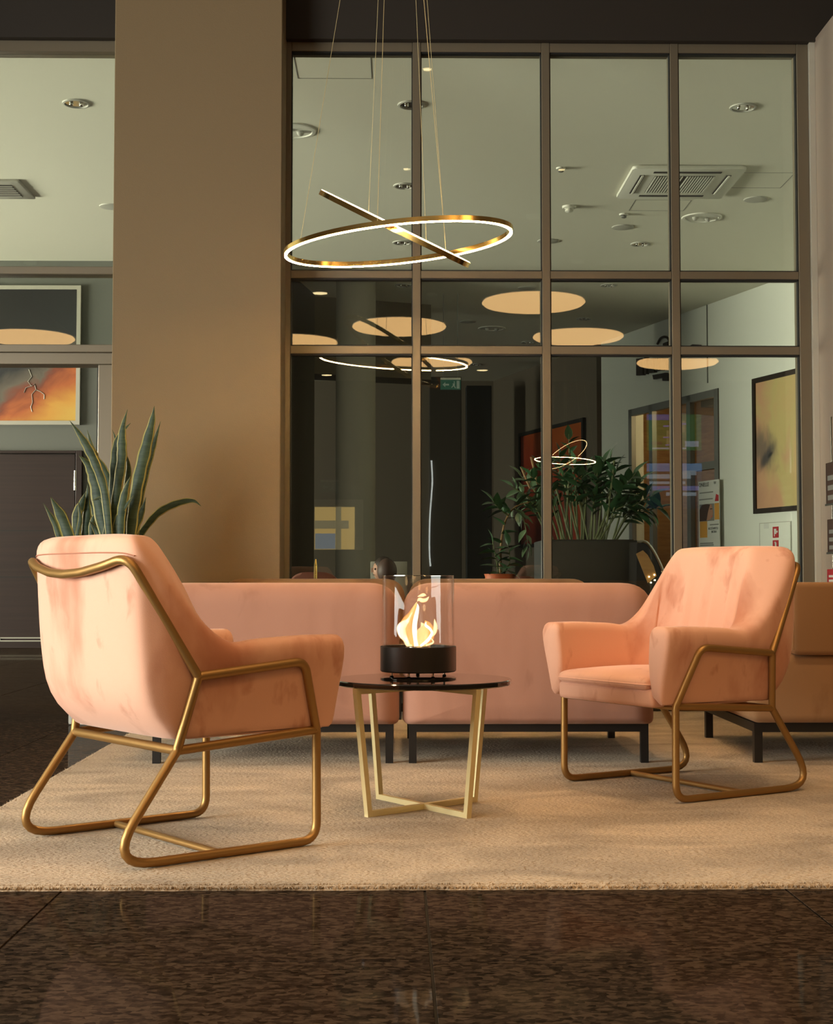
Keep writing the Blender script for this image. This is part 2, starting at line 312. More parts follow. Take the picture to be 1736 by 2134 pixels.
# ------------------------------------------------------------------ object helpers
def link(o, parent=None):
    COL.objects.link(o)
    if parent is not None: o.parent = parent
    return o
def tag(o, label=None, cat=None, group=None, kind=None):
    if label: o['label'] = label
    if cat: o['category'] = cat
    if group: o['group'] = group
    if kind: o['kind'] = kind
    return o
def thing(name, label, cat, loc=(0, 0, 0), rz=0.0, group=None):
    o = bpy.data.objects.new(name, None); o.empty_display_size = 0.05; COL.objects.link(o)
    o.location = loc; o.rotation_euler = (0, 0, rz)
    return tag(o, label, cat, group)
def mesh_obj(name, bm, m, parent=None, smooth=True, org=None):
    me = bpy.data.meshes.new(name)
    if org is not None: bmesh.ops.translate(bm, vec=-Vector(org), verts=bm.verts)
    bmesh.ops.recalc_face_normals(bm, faces=bm.faces)
    bm.to_mesh(me); bm.free()
    ms = m if isinstance(m, (list, tuple)) else [m]
    for q in ms: me.materials.append(MATS[q])
    if smooth:
        me.polygons.foreach_set('use_smooth', [True] * len(me.polygons))
        try: me.set_sharp_from_angle(angle=math.radians(35))
        except Exception: pass
    o = bpy.data.objects.new(name, me)
    return link(o, parent)
def share(name, me, parent=None, loc=(0, 0, 0), rot=(0, 0, 0), scale=(1, 1, 1)):
    o = bpy.data.objects.new(name, me); link(o, parent); o.location = loc; o.rotation_euler = rot; o.scale = scale; return o
def structure(o): o['kind'] = 'structure'; return o

def add_box(bm, lo, hi, bev=0.0, seg=2):
    lo, hi = Vector(lo), Vector(hi)
    vs_ = [bm.verts.new((x, y, z)) for z in (lo.z, hi.z) for y in (lo.y, hi.y) for x in (lo.x, hi.x)]
    fs = [(0, 2, 3, 1), (4, 5, 7, 6), (0, 1, 5, 4), (2, 6, 7, 3), (0, 4, 6, 2), (1, 3, 7, 5)]
    faces = [bm.faces.new([vs_[i] for i in f]) for f in fs]
    if bev:
        edges = list({e for f in faces for e in f.edges})
        bmesh.ops.bevel(bm, geom=edges, offset=bev, offset_type='OFFSET', segments=seg, profile=0.5, affect='EDGES', clamp_overlap=True)
def box(name, lo, hi, m, parent=None, bev=0.0, seg=2, org=None):
    bm = bmesh.new(); add_box(bm, lo, hi, bev, seg); return mesh_obj(name, bm, m, parent, bev > 0, org)
def add_ring_faces(bm, loops, closed_u=True, closed_v=False, caps=True):
    """loops: list of vertex-coordinate lists of equal length"""
    L = [[bm.verts.new(p) for p in lp] for lp in loops]
    n = len(L[0]); k = len(L)
    for i in range(k if closed_v else k - 1):
        a, b = L[i], L[(i + 1) % k]
        for j in range(n if closed_u else n - 1):
            try: bm.faces.new((a[j], a[(j + 1) % n], b[(j + 1) % n], b[j]))
            except ValueError: pass
    if caps and not closed_v:
        bm.faces.new(L[0][::-1]); bm.faces.new(L[-1])
    return L
def fillet(pts, radii, seg=6, closed=False):
    pts = [Vector(p) for p in pts]; out = []; n = len(pts)
    for i, p in enumerate(pts):
        r = radii[i] if isinstance(radii, (list, tuple)) else radii
        if (not closed and i in (0, n - 1)) or r <= 0: out.append(p); continue
        a, b = pts[i - 1], pts[(i + 1) % n]
        da, db = (a - p), (b - p); la, lb = da.length, db.length; da.normalize(); db.normalize()
        ang = da.angle(db)
        if ang > PI - 0.05: out.append(p); continue
        t = min(r / math.tan(ang / 2), la * 0.49, lb * 0.49)
        s, e = p + da * t, p + db * t
        for k in range(seg + 1):
            f = k / seg; out.append(s * (1 - f) ** 2 + p * (2 * f * (1 - f)) + e * f ** 2)
    return out
def add_tube(bm, pts, r, n=10, closed=False, radii=None, flat=None):
    pts = [Vector(p) for p in pts]; k = len(pts); loops = []
    def tan(i):
        if closed: return (pts[(i + 1) % k] - pts[i - 1]).normalized()
        if i == 0: return (pts[1] - pts[0]).normalized()
        if i == k - 1: return (pts[-1] - pts[-2]).normalized()
        return (pts[i + 1] - pts[i - 1]).normalized()
    t0 = tan(0); nrm = t0.orthogonal().normalized()
    if flat is not None: nrm = (flat - t0 * flat.dot(t0)).normalized()
    for i in range(k):
        t = tan(i); nrm = (nrm - t * nrm.dot(t)).normalized(); bi = t.cross(nrm)
        rr = radii[i] if radii else r
        loops.append([pts[i] + (nrm * math.cos(2 * PI * j / n) + bi * math.sin(2 * PI * j / n)) * rr for j in range(n)])
    add_ring_faces(bm, loops, True, closed)
def tube(name, pts, r, m, parent=None, n=10, closed=False, org=None, radii=None):
    bm = bmesh.new(); add_tube(bm, pts, r, n, closed, radii); return mesh_obj(name, bm, m, parent, True, org)
def add_bar(bm, a, b, w, h, up=Vector((0, 0, 1))):
    """square-section bar from a to b"""
    a, b = Vector(a), Vector(b); t = (b - a).normalized()
    s = t.cross(up)
    if s.length < 1e-4: s = t.cross(Vector((1, 0, 0)))
    s.normalize(); u = s.cross(t)
    loops = [[p + s * (w / 2 * sx) + u * (h / 2 * sy) for sx, sy in ((-1, -1), (1, -1), (1, 1), (-1, 1))] for p in (a, b)]
    add_ring_faces(bm, loops)
def bar(name, a, b, w, h, m, parent=None, up=Vector((0, 0, 1)), org=None):
    bm = bmesh.new(); add_bar(bm, a, b, w, h, up); return mesh_obj(name, bm, m, parent, False, org)
def add_lathe(bm, prof, c=(0, 0, 0), n=32, closed=False):
    """prof: (radius, z) pairs from bottom to top"""
    c = Vector(c); loops = [[c + Vector((r * math.cos(2 * PI * j / n), r * math.sin(2 * PI * j / n), z)) for j in range(n)] for r, z in prof]
    add_ring_faces(bm, loops, True, closed, not closed)
def lathe(name, prof, m, parent=None, c=(0, 0, 0), n=32, closed=False, org=None):
    bm = bmesh.new(); add_lathe(bm, prof, c, n, closed); return mesh_obj(name, bm, m, parent, True, org)
def add_prism(bm, poly, vec, bev=0.0, seg=3):
    """extrude a planar outline by vec"""
    vec = Vector(vec); a = [bm.verts.new(p) for p in poly]; b = [bm.verts.new(Vector(p) + vec) for p in poly]
    n = len(a); f0 = bm.faces.new(a[::-1]); f1 = bm.faces.new(b)
    for i in range(n): bm.faces.new((a[i], a[(i + 1) % n], b[(i + 1) % n], b[i]))
    if bev: bmesh.ops.bevel(bm, geom=list(f0.edges) + list(f1.edges), offset=bev, offset_type='OFFSET', segments=seg, profile=0.5, affect='EDGES', clamp_overlap=True)
def prism(name, poly, vec, m, parent=None, bev=0.0, seg=3, org=None, smooth=True):
    bm = bmesh.new(); add_prism(bm, poly, vec, bev, seg); return mesh_obj(name, bm, m, parent, smooth, org)
def crspline(pts, per=8):
    P = [Vector(p) for p in pts]; P = [P[0] * 2 - P[1]] + P + [P[-1] * 2 - P[-2]]; out = []
    for i in range(1, len(P) - 2):
        for k in range(per):
            t = k / per; a, b, c, d = P[i - 1], P[i], P[i + 1], P[i + 2]
            out.append(0.5 * ((2 * b) + (c - a) * t + (2 * a - 5 * b + 4 * c - d) * t * t + (3 * b - a - 3 * c + d) * t ** 3))
    out.append(P[-2]); return out
def text_mesh(s, size, m, parent, mw, extrude=0.001, align='LEFT', name='lettering'):
    cu = bpy.data.curves.new('t', 'FONT'); cu.body = s; cu.size = size; cu.extrude = extrude; cu.align_x = align
    to = bpy.data.objects.new('t', cu); COL.objects.link(to)
    dg = bpy.context.evaluated_depsgraph_get(); me = bpy.data.meshes.new_from_object(to.evaluated_get(dg))
    bpy.data.objects.remove(to); me.transform(mw); me.materials.clear(); me.materials.append(MATS[m]); me.name = name
    return link(bpy.data.objects.new(name, me), parent)

GL = 9.0            # glazing line between lobby and hall
FLOOR = -0.012      # stone floor; the rug's top is z = 0
HC = 4.38           # hall ceiling
LC = 5.0            # lobby ceiling
REAR = -12.5

# ================================================================== STRUCTURE
fl = structure(box('floor', (-12, REAR - 0.2, FLOOR - 0.10), (10, 28, FLOOR - 0.004), 'grout'))
tag(fl, 'dark speckled polished granite floor of large tiles', 'floor')
TW, TD = 0.90, 0.60
x0, y0 = 0.07, 2.94
bm = bmesh.new(); add_box(bm, (0.003, 0.003, -0.012), (TW - 0.003, TD - 0.003, 0), 0.0008, 1)
tile0 = mesh_obj('tile', bm, 'granite', fl, False); tme = tile0.data
first = True; rest = []
for i in range(-16, 12):
    for j in range(-30, 42):
        x, y = x0 + i * TW, y0 + j * TD
        if y > 27.4 or x < -11.9 or x > 9: continue
        seen = False
        if y > 0.9 and y < 18.5:
            for cx, cy in ((0, 0), (TW, 0), (0, TD), (TW, TD), (TW / 2, TD / 2)):
                u, v, d = project((x + cx, y + cy, FLOOR))
                if d > 0 and -20 < u < 1756 and 1180 < v < 2160: seen = True
            if x > -1.2 and x + TW < 3.1 and y > 3.65 and y + TD < 8.2: seen = False
            if y > 6.6 and x > -1.75: seen = False
        if not seen: rest.append((x, y)); continue
        if first: tile0.location = (x, y, FLOOR); first = False
        else: share('tile', tme, fl, (x, y, FLOOR))
bm = bmesh.new()
for x, y in rest:
    a = [bm.verts.new((x + p, y + q, FLOOR)) for p, q in ((0.003, 0.003), (TW - 0.003, 0.003), (TW - 0.003, TD - 0.003), (0.003, TD - 0.003))]
    bm.faces.new(a)
o = mesh_obj('far_tiles', bm, 'granite', fl, False); o['kind'] = 'stuff'

# --- lobby shell
o = structure(box('ceiling', (-5.8, REAR, LC), (9.2, GL + 0.1, LC + 0.15), 'lobby_ceiling')); tag(o, 'pale lobby ceiling high above the seating', 'ceiling')
wl = structure(thing('wall_left', 'lobby side wall with a wide daylight window', 'wall', (-5.7, 0, FLOOR)))
def wall_x(name, parent, X, y0_, y1_, z0_, z1_, m): return box(name, (X - 0.1, y0_, z0_), (X + 0.1, y1_, z1_), m, parent, org=parent.location)
for i, (a, b, c, d) in enumerate(((REAR, -0.4, FLOOR, LC), (4.2, GL, FLOOR, LC), (-0.4, 4.2, FLOOR, 0.15), (-0.4, 4.2, 2.55, LC))): wall_x('wall_panel', wl, -5.7, a, b, c, d, 'lobby_wall')
for yy in (-0.4, 0.72, 1.87, 3.02, 4.14): box('window_mullion', (-5.72, yy, 0.15), (-5.64, yy + 0.06, 2.55), 'grey_metal', wl, org=wl.location)
o = structure(box('wall_right', (9.0, REAR, FLOOR), (9.2, GL, LC), 'lobby_wall')); tag(o, 'plain lobby wall beyond the right edge', 'wall')
o = structure(box('wall_rear', (-5.8, REAR - 0.2, FLOOR), (9.2, REAR, LC), 'lobby_wall_dark')); tag(o, 'dark lobby wall behind the viewer', 'wall')

# --- glazed partition at GL
def gz(v): return atY(868, v, GL).z
def gx(u, v=650): return atY(u, v, GL).x
fa = structure(box('wall_back', (-5.8, GL - 0.10, gz(94)), (9.2, GL + 0.12, LC), 'fascia_dark')); tag(fa, 'dark brown fascia above the glazed partition', 'wall')
W1 = structure(thing('window_1', 'large glazed partition with bronze mullions behind the sofas', 'window', (gx(1135), GL, FLOOR)))
fr_d0, fr_d1 = GL - 0.05, GL + 0.07
mu = [(590, 607), (859.5, 876.5), (1128.5, 1145.5), (1397, 1414), (1661, 1685)]
MX = [(gx(a, 575), gx(b, 575)) for a, b in mu]
rows = [gz(94), gz(113), gz(567), gz(583), gz(723), gz(740)]
for k, (a, b) in enumerate(MX):
    box('mullion', (a, fr_d0, FLOOR), (b, fr_d1, rows[0]), 'mullion_paint', W1, 0.003, 1, W1.location)
for k in range(4):
    xa, xb = MX[k][1], MX[k + 1][0]
    for zt, zb in ((rows[0], rows[1]), (rows[2], rows[3]), (rows[4], rows[5]), (0.10, FLOOR)):
        box('transom', (xa, fr_d0 + 0.004, zb), (xb, fr_d1, zt), 'mullion_paint', W1, 0.003, 1, W1.location)
    for zt, zb in ((rows[1], rows[2]), (rows[3], rows[4]), (rows[5], 0.10)):
        p = box('pane', (xa, GL, zb), (xb, GL + 0.012, zt), 'pane_glass', W1, org=W1.location)
        bm = bmesh.new(); g = 0.010
        for lo, hi in (((xa, fr_d0 + 0.012, zt - g), (xb, GL, zt)), ((xa, fr_d0 + 0.012, zb), (xb, GL, zb + g * 0.6)), ((xa, fr_d0 + 0.012, zb), (xa + g * 0.6, GL, zt)), ((xb - g * 0.6, fr_d0 + 0.012, zb), (xb, GL, zt))): add_box(bm, lo, hi)
        mesh_obj('gasket', bm, 'mullion_gasket', p, False, W1.location)
# column
PX0, PX1 = atY(234.5, 600, 8.62).x, atY(586, 600, 8.62).x
o = structure(box('wall_pillar', (PX0, 8.62, FLOOR), (PX1, GL + 0.25, LC), 'column_plaster', None, 0.004, 1)); tag(o, 'broad tan plastered pillar behind the snake plant', 'pillar')
# left glazing with open sliding door
W2 = structure(thing('window_2', 'glazed opening with sliding door header left of the pillar', 'window', (-3.0, GL, FLOOR)))
LX0, LX1 = -4.6, PX0 - 0.002
for zt, zb in ((gz(94), gz(117)), (gz(561), gz(577)), (gz(722), gz(738))):
    box('transom', (LX0, fr_d0, zb), (LX1, fr_d1, zt), 'mullion_paint', W2, 0.003, 1, W2.location)
box('door_header', (LX0, fr_d0 + 0.02, gz(762)), (LX1, fr_d1 + 0.06, gz(738)), 'mullion_paint', W2, 0.003, 1, W2.location)
for zt, zb in ((gz(117), gz(561)), (gz(577), gz(722))):
    box('pane', (LX0, GL, zb), (LX1, GL + 0.012, zt), 'pane_glass', W2, org=W2.location)
for a, b in ((gx(205, 900), LX1), (LX0, LX0 + 0.06)): box('post', (a, fr_d0 + 0.03, FLOOR), (b, fr_d1 + 0.02, gz(762)), 'mullion_paint', W2, 0.003, 1, W2.location)
box('door_edge', (gx(198, 900), GL + 0.05, FLOOR), (gx(205, 900), GL + 0.09, gz(764)), 'mullion_gasket', W2, org=W2.location)
o = structure(box('wall_side', (-5.8, GL - 0.1, FLOOR), (LX0, GL + 0.12, gz(94)), 'lobby_wall')); tag(o, 'lobby wall left of the sliding door', 'wall')
# right pier and partition
PRX = MX[4][1]
o = structure(box('wall_pier', (PRX, GL - 0.08, FLOOR), (PRX + 0.5, GL + 0.1, LC), 'pier_paint')); tag(o, 'narrow pale pier at the right end of the glazing', 'wall')
PWX = atY(1713, 1100, GL - 0.1).x
o = structure(box('wall_partition', (PWX, 8.31, FLOOR), (9.0, GL - 0.08, 4.19), 'partition_paint')); tag(o, 'brown grey partition wall at the right edge', 'wall')

# --- hall beyond the glass
o = structure(box('ceiling', (-10.2, GL + 0.12, HC), (10, 27.5, HC + 0.15), 'hall_ceiling')); tag(o, 'pale hall ceiling with downlights seen through the glass', 'ceiling')
DWY = 16.2
o = structure(box('wall_far_left', (-10.2, DWY, FLOOR), (-1.35, DWY + 0.2, HC), 'hall_grey')); tag(o, 'grey hall wall with the dark door and fiery painting', 'wall')
PW = atZ(656, 614, HC)
bm = bmesh.new()
add_prism(bm, [Vector((-1.37, DWY, FLOOR)), Vector((PW.x, PW.y, FLOOR)), Vector((PW.x - 0.6, PW.y + 0.3, FLOOR)), Vector((-2.0, DWY + 0.2, FLOOR))], (0, 0, HC - FLOOR))
o = structure(mesh_obj('wall_dark_pier', bm, 'hall_dark', None, False)); tag(o, 'dark painted hall wall running back from the pillar', 'wall')
bm = bmesh.new()
bz = 3.385
add_prism(bm, [Vector((PW.x - 0.3, PW.y, bz)), Vector((0.45, PW.y + 0.65, bz)), Vector((0.45, PW.y + 1.2, bz)), Vector((PW.x - 0.3, PW.y + 0.6, bz))], (0, 0, HC - bz))
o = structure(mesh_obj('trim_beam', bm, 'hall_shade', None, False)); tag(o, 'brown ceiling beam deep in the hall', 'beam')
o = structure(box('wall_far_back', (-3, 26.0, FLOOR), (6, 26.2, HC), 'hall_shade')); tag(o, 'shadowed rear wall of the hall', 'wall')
# white side wall running back to the right
R0 = Vector((atZ(1615, 585, HC).x, atZ(1615, 585, HC).y, 0)); R1 = Vector((atZ(1320, 690, HC).x, atZ(1320, 690, HC).y, 0))
RD = (R1 - R0).normalized(); RN = Vector((-RD.y, RD.x, 0))
if RN.x > 0: RN = -RN                      # wall normal, facing the hall (left and towards the viewer)
def rw(u, v): return on_plane(u, v, R0, RN)
def rw_at(u, v, off): return on_plane(u, v, R0 + RN * off, RN)
RA = R0 - RD * 9.0
RB = rw(1255, 1100); RB.z = 0
def wall_prism(name, a, b, z0_, z1_, m, thick=0.2, parent=None, org=None):
    a = Vector((a.x, a.y, z0_)); b = Vector((b.x, b.y, z0_)); n = -RN * thick
    return prism(name, [a, b, b + n, a + n], (0, 0, z1_ - z0_), m, parent, org=org, smooth=False)
# shop opening
SO0, SO1 = rw(1316, 1000), rw(1500, 1000)
SZ = rw(1500, 808).z
WR = structure(thing('wall_hall_side', 'white hall wall with shop opening and large portrait painting', 'wall', (R0.x, R0.y, FLOOR)))
for a, b, z0_, z1_ in ((RA, SO1, FLOOR, HC), (SO1, SO0, SZ, HC), (SO0, RB, FLOOR, HC)):
    wall_prism('wall_panel', a, b, z0_, z1_, 'hall_white', 0.2, WR, WR.location)
# wall joint line
jl = rw(1474, 650)
bar('wall_joint', (jl.x + RN.x * .004, jl.y + RN.y * .004, SZ + 0.1), (jl.x + RN.x * .004, jl.y + RN.y * .004, HC), 0.015, 0.015, 'hall_grey', WR, org=WR.location)
# side wall continued, its shade put into the darker colour
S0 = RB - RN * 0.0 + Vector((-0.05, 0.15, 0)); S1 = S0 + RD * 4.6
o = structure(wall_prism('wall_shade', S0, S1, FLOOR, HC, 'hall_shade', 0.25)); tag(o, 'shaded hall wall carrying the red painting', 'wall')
box_m = [(895, 962, 'hall_dark', 22.8, 4.0), (972, 1025, 'hall_black', 24.2, 4.05)]
for k, (u0, u1, m, Y, zt) in enumerate(box_m):
    a, b = atY(u0, 1000, Y), atY(u1, 1000, Y)
    o = box('wall_panel', (a.x, Y, FLOOR), (b.x, Y + 0.3, zt), m, None, 0.01, 1)
    tag(structure(o), ['tall dark wall panel deep in the hall', 'tall black wall panel right of the dark panel'][k], 'panel')
c = atY(741, 1000, 17.0); r = (783 - 700) / 2 / F * 17.0
o = structure(lathe('wall_column', [(r, FLOOR), (r, HC)], 'hall_column', None, (c.x, 17.0, 0), 40)); tag(o, 'round pale column inside the hall', 'column')
# hall end wall + entrance surround on the left
o = structure(box('wall_hall_left', (-10.2, GL + 0.12, 3.7), (-10.0, DWY, HC), 'hall_white')); tag(o, 'strip of wall over the hall entrance glazing', 'wall')

# ================================================================== RUG
def make_rug(xa, xb, ya, yb, top=0.0):
    bm = bmesh.new(); nx, ny = 150, 150; r = 0.012
    xs = [xa, xa + 0.003, xa + 0.009] + [xa + 0.02 + (xb - xa - 0.04) * i / nx for i in range(nx + 1)] + [xb - 0.009, xb - 0.003, xb]
    ys = [ya, ya + 0.003, ya + 0.009] + [ya + 0.02 + (yb - ya - 0.04) * (i / ny) ** 1.6 for i in range(ny + 1)] + [yb - 0.009, yb - 0.003, yb]
    def drop(t, a, b):
        e = min(t - a, b - t); return 0 if e > r else (1 - math.sqrt(max(0, 1 - (1 - e / r) ** 2))) * 0.0115
    V = []
    for y in ys:
        row = []
        for x in xs:
            d = min(0.0115, max(drop(x, xa, xb), drop(y, ya, yb)))
            row.append(bm.verts.new((x, y + (random.uniform(-.003, .003) if y == ya else 0), top - d - random.uniform(0, 0.0012))))
        V.append(row)
    for j in range(len(ys) - 1):
        for i in range(len(xs) - 1): bm.faces.new((V[j][i], V[j][i + 1], V[j + 1][i + 1], V[j + 1][i]))
    return bm
RXA, RXB, RYA, RYB = -1.335, 3.3, 3.60, 8.3
rug = mesh_obj('area_rug', make_rug(RXA, RXB, RYA, RYB), 'rug_pile'); tag(rug, 'large plush beige rug under the seating group', 'rug')
# pile tufts standing along the near and left edges
bm = bmesh.new()
for i in range(7000):
    if i < 5600: x, y = random.uniform(RXA, 1.6), RYA + random.uniform(-0.003, 0.016)
    else: x, y = RXA + random.uniform(-0.002, 0.03), random.uniform(RYA, RYB)
    h = random.uniform(0.004, 0.009); a = random.uniform(0, 2 * PI); w = 0.0022
    lean = Vector((random.uniform(-1, 1), random.uniform(-1, 1), 0)) * 0.005
    b0 = Vector((x, y, -0.003 if y > RYA + 0.012 and x > RXA + 0.012 else -0.008))
    p = [b0 + Vector((math.cos(a) * w, math.sin(a) * w, 0)), b0 - Vector((math.cos(a) * w, math.sin(a) * w, 0)), b0 + lean + Vector((0, 0, h))]
    bm.faces.new([bm.verts.new(q) for q in p])
o = mesh_obj('pile_edge', bm, 'rug_pile', rug, False); o['kind'] = 'stuff'

# ================================================================== ARMCHAIRS
CH = dict(a=.3073, yF=.5082, yR=-.1572, yJ1=.506, zJ1=.3275, yJ2=.051, zJ2=.3012, yA=.4315, zA=.5288, aA=.3547, yB=.0901, zB=.4998, aB=.3488, yT=-.100, zT=.821, aT=.3039, yM=.1869)
RT_ = 0.0128
def chair_shell():
    S = 0.325; I = 0.355
    K = [  # outer face bottom, low, middle, top; inner top, inner bottom; top fillet radius
        ((.300, .556, S), (.322, .560, .42), (.349, .564, .53), (.356, .566, .600), (.252, .566, .600), (.255, .556, I), .045),
        ((.300, .450, S), (.322, .450, .42), (.349, .450, .53), (.358, .450, .600), (.256, .450, .600), (.255, .450, I), .045),
        ((.300, .310, S), (.322, .310, .42), (.348, .310, .53), (.357, .310, .594), (.255, .312, .594), (.252, .320, I), .045),
        ((.300, .190, S), (.322, .195, .42), (.346, .200, .53), (.354, .205, .588), (.250, .225, .589), (.245, .250, I), .045),
        ((.300, .130, S), (.322, .120, .42), (.344, .115, .54), (.350, .112, .640), (.240, .165, .640), (.235, .210, I), .046),
        ((.300, .085, S), (.321, .055, .42), (.338, .036, .56), (.338, .025, .742), (.228, .118, .742), (.222, .185, I), .048),
        ((.297, .060, S), (.314, .002, .42), (.327, -.020, .56), (.325, -.036, .825), (.212, .072, .825), (.200, .168, I), .050),
        ((.280, .048, S), (.296, -.030, .42), (.306, -.060, .56), (.302, -.082, .872), (.190, .046, .872), (.178, .158, I), .050),
        ((.235, .041, S), (.240, -.046, .42), (.246, -.077, .56), (.242, -.104, .882), (.150, .034, .882), (.135, .152, I), .052),
        ((.130, .037, S), (.130, -.055, .42), (.130, -.087, .56), (.130, -.118, .884), (.080, .028, .884), (.072, .147, I), .052),
        ((.0, .036, S), (.0, -.058, .42), (.0, -.090, .56), (.0, -.122, .884), (.0, .027, .884), (.0, .146, I), .052)]
    fine = [crspline([k[i] for k in K], 6) for i in range(6)]
    rad = []
    for a, b in zip(K[:-1], K[1:]):
        for q in range(6): rad.append(a[6] + (b[6] - a[6]) * q / 6)
    rad.append(K[-1][6])
    n = len(fine[0])
    half = [tuple(fine[c][i] for c in range(6)) + (rad[i],) for i in range(n)]
    full = half + [tuple([Vector((-p.x, p.y, p.z)) for p in h[:6]]) + h[6:] for h in half[-2::-1]]
    loops = []; seam_o = []; seam_i = []
    for idx, (Ob, O1, O2, Ot, It, Ib, r) in enumerate(full):
        out = (Ob + Ot - It - Ib); out.z = 0; out.normalize()
        pts = []
        rr = 0.016
        pts += [Ob + (Ib - Ob).normalized() * rr, Ob + (Ib - Ob).normalized() * rr * .3 + (O1 - Ob).normalized() * rr * .3]
        ou = crspline([Ob, O1, O2, Ot], 8); dt = (O2 - Ot).normalized(); ca = Ot + dt * r
        body = [p for p in ou[1:-1] if p.z < ca.z - 0.004]
        L_ = [0.0]
        body = [Ob + (O1 - Ob).normalized() * .012] + body + [ca]
        for p, q in zip(body[:-1], body[1:]): L_.append(L_[-1] + (q - p).length)
        for q in range(13):
            d_ = L_[-1] * q / 13; i_ = max(x for x in range(len(L_)) if L_[x] <= d_ + 1e-9); i_ = min(i_, len(body) - 2)
            pts.append(body[i_].lerp(body[i_ + 1], (d_ - L_[i_]) / max(1e-9, L_[i_ + 1] - L_[i_])))
        a, b = ca, Ot + (It - Ot).normalized() * r
        for q in range(7): f = q / 6; pts.append(a * (1 - f) ** 2 + Ot * (2 * f * (1 - f)) + b * f ** 2)
        seam_o.append(a + out * 0.002)
        a, b = It + (Ot - It).normalized() * r * .9, It + (Ib - It).normalized() * r
        for q in range(7): f = q / 6; pts.append(a * (1 - f) ** 2 + It * (2 * f * (1 - f)) + b * f ** 2)
        for q in range(1, 9):
            f = q / 8; p = b.lerp(Ib, f)
            # gathered fabric: shallow upright folds on the inside of the back
            if It.z > 0.8 and p.z < 0.80:
                am = 0.0042 * math.sin(PI * min(1, max(0, (0.80 - p.z) / 0.34)))
                p = p - out * (am * (math.sin(p.x * 78) + 0.5 * math.sin(p.x * 131 + 1)))
            pts.append(p - out * (0.010 * math.sin(PI * f)))
        loops.append(pts)
    # rounded front ends of the arms
    def cap(lp, dirv):
        c = sum(lp, Vector()) / len(lp); out = []
        for f, fw in ((0.97, 0.006), (0.90, 0.012), (0.74, 0.017), (0.4, 0.020), (0.02, 0.021)):
            out.append([c + (p - c) * f + dirv * fw for p in lp])
        return out
    c0 = cap(loops[0], Vector((0, 1, 0))); c1 = cap(loops[-1], Vector((0, 1, 0)))
    loops = c0[::-1] + loops + c1
    bm = bmesh.new(); add_ring_faces(bm, loops)
    return bm, seam_o
def cushion(xh, ya, yb, z0_, z1_, crown, r=0.024):
    """soft box cushion with a crowned top"""
    bm = bmesh.new(); nx, ny = 22, 22; loops = []
    def sq(t, p=5.0): return (1 - abs(t) ** p) ** (1 / p) if abs(t) < 1 else 0.0
    top = {}; bot = {}
    for i in range(nx + 1):
        for j in range(ny + 1):
            a = math.sin((i / nx - .5) * PI); b = math.sin((j / ny - .5) * PI)
            e = max(abs(a), abs(b)); k = (1 - e ** 6) ** (1 / 2.6) if e < 1 else 0
            x, y = a * xh, (ya + yb) / 2 + b * (yb - ya) / 2
            rc = 1 - 0.035 * (abs(a) ** 8) * (abs(b) ** 8)
            zm = z0_ + (z1_ - z0_) * 0.45
            top[i, j] = bm.verts.new((x * rc, (y - (ya + yb) / 2) * rc + (ya + yb) / 2, zm + (z1_ - zm) * k + crown * (1 - a * a) * (1 - b * b)))
            bot[i, j] = top[i, j] if e >= 1 - 1e-9 else bm.verts.new((x * rc, (y - (ya + yb) / 2) * rc + (ya + yb) / 2, zm - (zm - z0_) * k))
    for i in range(nx):
        for j in range(ny):
            bm.faces.new((top[i, j], top[i + 1, j], top[i + 1, j + 1], top[i, j + 1]))
            bm.faces.new((bot[i, j], bot[i, j + 1], bot[i + 1, j + 1], bot[i + 1, j]))
    zm = z0_ + (z1_ - z0_) * 0.45
    return bm, zm
